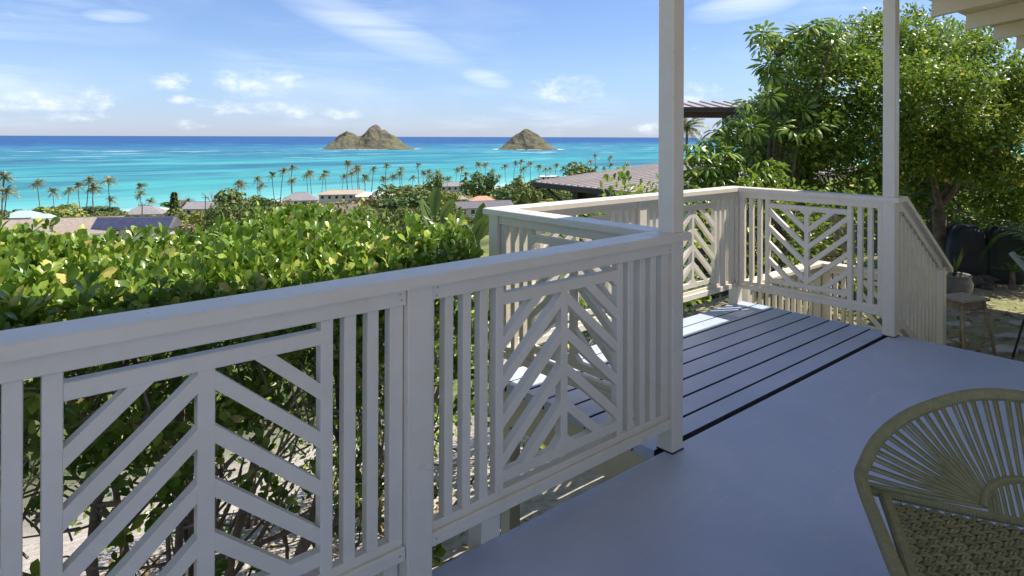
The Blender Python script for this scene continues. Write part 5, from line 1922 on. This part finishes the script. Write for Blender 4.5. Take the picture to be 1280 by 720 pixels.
# ------------------------------------------------------------------ rope chair on the deck
def rope_chair():
    ex = np.array((.924, -.381)); ey = np.array((.381, .924))        # width, backwards
    S1 = np.array((1.150, 2.035))
    Wd = .86; wc = Wd / 2
    ZS = .405
    root = empty('rope_chair', (S1[0], S1[1], 0), math.atan2(ex[1], ex[0]), 'olive cord lounge chair with woven seat and fanned rope back on the deck', 'chair')
    def solve(u, v, b):
        """(w, z) so that the point w*ex + b*ey at height z lands on photo pixel (u, v)"""
        r = (u - 640) / FPX
        A = S1 + ey * b
        w = (r * A[1] - A[0]) / (ex[0] - r * ex[1])
        Y = A[1] + w * ex[1]
        return w, EYE - (v - hor(u)) / FPX * Y
    tg = [(1078, 600, -.01), (1083, 578, .03), (1099, 549, .085), (1128, 524, .135), (1165, 507, .175), (1215, 494, .205), (1280, 482, .225)]
    left = [(*solve(u, v, b), b) for u, v, b in tg]
    left = [(w, b, z) for w, z, b in left]
    mx = max(z for _, _, z in left)
    left = [(w, b, z) for w, b, z in left if w < wc - .05]
    topc = (wc, left[-1][1] + .012, left[-1][2] + .012)
    fr_ = [(.035, -.62, ZS - .015), (.01, -.45, ZS), (-.012, -.2, ZS + .005)] + left
    mir = [(Wd - w, b, z) for w, b, z in reversed(fr_)]
    frame = spline(fr_ + [topc] + mir, 240)
    # dense path so that the cord wrapping shows as fine rings
    seg = np.linalg.norm(np.diff(frame, axis=0), axis=1); s = np.concatenate([[0], np.cumsum(seg)])
    n = int(s[-1] / .0022)
    t = np.linspace(0, s[-1], n)
    path = np.stack([np.interp(t, s, frame[:, i]) for i in range(3)], -1)
    rad = .0185 + .0018 * np.abs(np.sin(t / .0085 * math.pi))
    V, F = tube(path, rad, 10)
    obj('back_frame', mesh_from('back_frame', V, F, M['cord'], False), root)
    # seat frame: wrapped rectangle just inside
    def wrapped(name, pts, r0, closed=False):
        P = spline(pts, 120)
        sg = np.linalg.norm(np.diff(P, axis=0), axis=1); ss = np.concatenate([[0], np.cumsum(sg)])
        tt = np.linspace(0, ss[-1], int(ss[-1] / .0022)); pp = np.stack([np.interp(tt, ss, P[:, i]) for i in range(3)], -1)
        V, F = tube(pp, r0 + .0015 * np.abs(np.sin(tt / .0085 * math.pi)), 9)
        return obj(name, mesh_from(name, V, F, M['cord'], False), root)
    x0, x1, y0, y1 = .040, Wd - .040, -.60, -.012
    wrapped('seat_frame', [(x0, y0, ZS - .01), (x0, (y0 + y1) / 2, ZS - .004), (x0 - .008, y1 - .01, ZS)], .0175)
    wrapped('seat_frame', [(x1, y0, ZS - .01), (x1, (y0 + y1) / 2, ZS - .004), (x1 + .008, y1 - .01, ZS)], .0175)
    wrapped('seat_frame', [(left[0][0] + .004, y1 + .0, ZS + .012), (x0, y1 + .002, ZS + .004), (.25, y1 + .006, ZS - .004), (wc, y1 + .008, ZS - .006), (Wd - .25, y1 + .006, ZS - .004), (x1, y1 + .002, ZS + .004), (Wd - left[0][0] - .004, y1, ZS + .012)], .012)
    wrapped('seat_frame', [(x0, y0, ZS - .012), (wc, y0 - .02, ZS - .02), (x1, y0, ZS - .012)], .0155)
    # lumbar rail behind the seat
    lum = [(.295, .012, ZS + .012), (.315, .045, ZS + .05), (.36, .07, ZS + .075), (wc, .08, ZS + .085), (Wd - .36, .07, ZS + .075), (Wd - .315, .045, ZS + .05), (Wd - .295, .012, ZS + .012)]
    wrapped('lumbar_rail', lum, .011)
    LP = spline(lum, 200)
    # bands of cord from the outer frame to the lumbar rail / seat
    i0 = min(range(len(frame)), key=lambda i: abs(frame[i][0] - left[0][0]) + abs(frame[i][1] - left[0][1]) * 2)
    ids = [i for i in range(max(i0 - 3, 0), len(frame) - max(i0 - 3, 0))]
    sl = np.concatenate([[0], np.cumsum(np.linalg.norm(np.diff(frame[ids[0]:ids[-1] + 1], axis=0), axis=1))])
    nbnd = 41
    rng = np.random.default_rng(77)
    for k in range(nbnd):
        f = (k + .5) / nbnd
        target = f * sl[-1]; j = int(np.searchsorted(sl, target)); A = frame[min(ids[0] + j, len(frame) - 2)]
        tang = unit(frame[min(ids[0] + j + 1, len(frame) - 1)] - frame[max(ids[0] + j - 1, 0)])
        g = f
        # the outer thirds converge on the ends of the lumbar rail
        gg = np.interp(g, [0, .30, .70, 1], [.0, .10, .90, 1.0])
        B = LP[int(gg * 199)]
        bt = unit(LP[min(int(gg * 199) + 1, 199)] - LP[max(int(gg * 199) - 1, 0)])
        mb = MB()
        for m_ in (-1.1, 0, 1.1):
            a = A + tang * (m_ * .0056 + rng.normal(0, .0008)); b = B + bt * m_ * .0032
            low = None
            P = [a, a + (b - a) * .5 + np.array((0, 0, -.004)) + rng.normal(0, .0007, 3), b]
            if .30 < g < .70:
                P = P + [np.array((b[0], y1 + .004, ZS + .004))]
            mb.tube(spline(P, 9), .0029, 5, False)
        mb.build('cord_band', M['cord'], root, smooth=True)
    # woven seat: pairs of cords crossing over and under each other
    mb = MB()
    pw, pd = .0320, .0200
    nx = int((x1 - x0 - .03) / pw); ny = int((y1 - y0 - .03) / pd)
    sag = lambda x, y: -.020 * math.sin(math.pi * (x - x0) / (x1 - x0)) * math.sin(math.pi * np.clip((y - y0) / (y1 - y0), 0, 1))
    A_ = .0060
    for i in range(nx):
        x = x0 + .020 + i * pw
        for o in (-.0046, .0046):
            P = []
            for j in range(ny * 4 + 1):
                jc = j / 4 - .5
                y = y0 + .016 + jc * pd
                P.append((x + o + .0055 * math.sin(math.pi * (jc + i)), y, ZS + .004 + sag(x, y) + A_ * math.cos(math.pi * (jc + i))))
            mb.tube(P, .0042, 6, False)
    mb.build('seat_warp', M['cord'], root, smooth=True, kind='stuff')
    mb = MB()
    for j in range(ny):
        y = y0 + .016 + j * pd
        for o in (-.0042, .0042):
            P = []
            for i in range(nx * 4 + 1):
                ic = i / 4 - .5
                x = x0 + .020 + ic * pw
                P.append((x, y + o, ZS + .003 + sag(x, y) - A_ * math.cos(math.pi * (ic + j))))
            mb.tube(P, .0040, 6, False)
    mb.build('seat_weft', M['cord'], root, smooth=True, kind='stuff')
    for x, y, dx, dy in ((.075, -.52, -.02, -.03), (Wd - .075, -.52, .02, -.03), (.075, -.08, -.01, .05), (Wd - .075, -.08, .01, .05)):
        mb = MB(); mb.tube([(x + dx, y + dy, 0), (x, y, ZS - .03)], [.013, .019], 10); mb.build('leg', M['brownwood'], root, smooth=True)


rope_chair()
print('objects', len(bpy.data.objects))
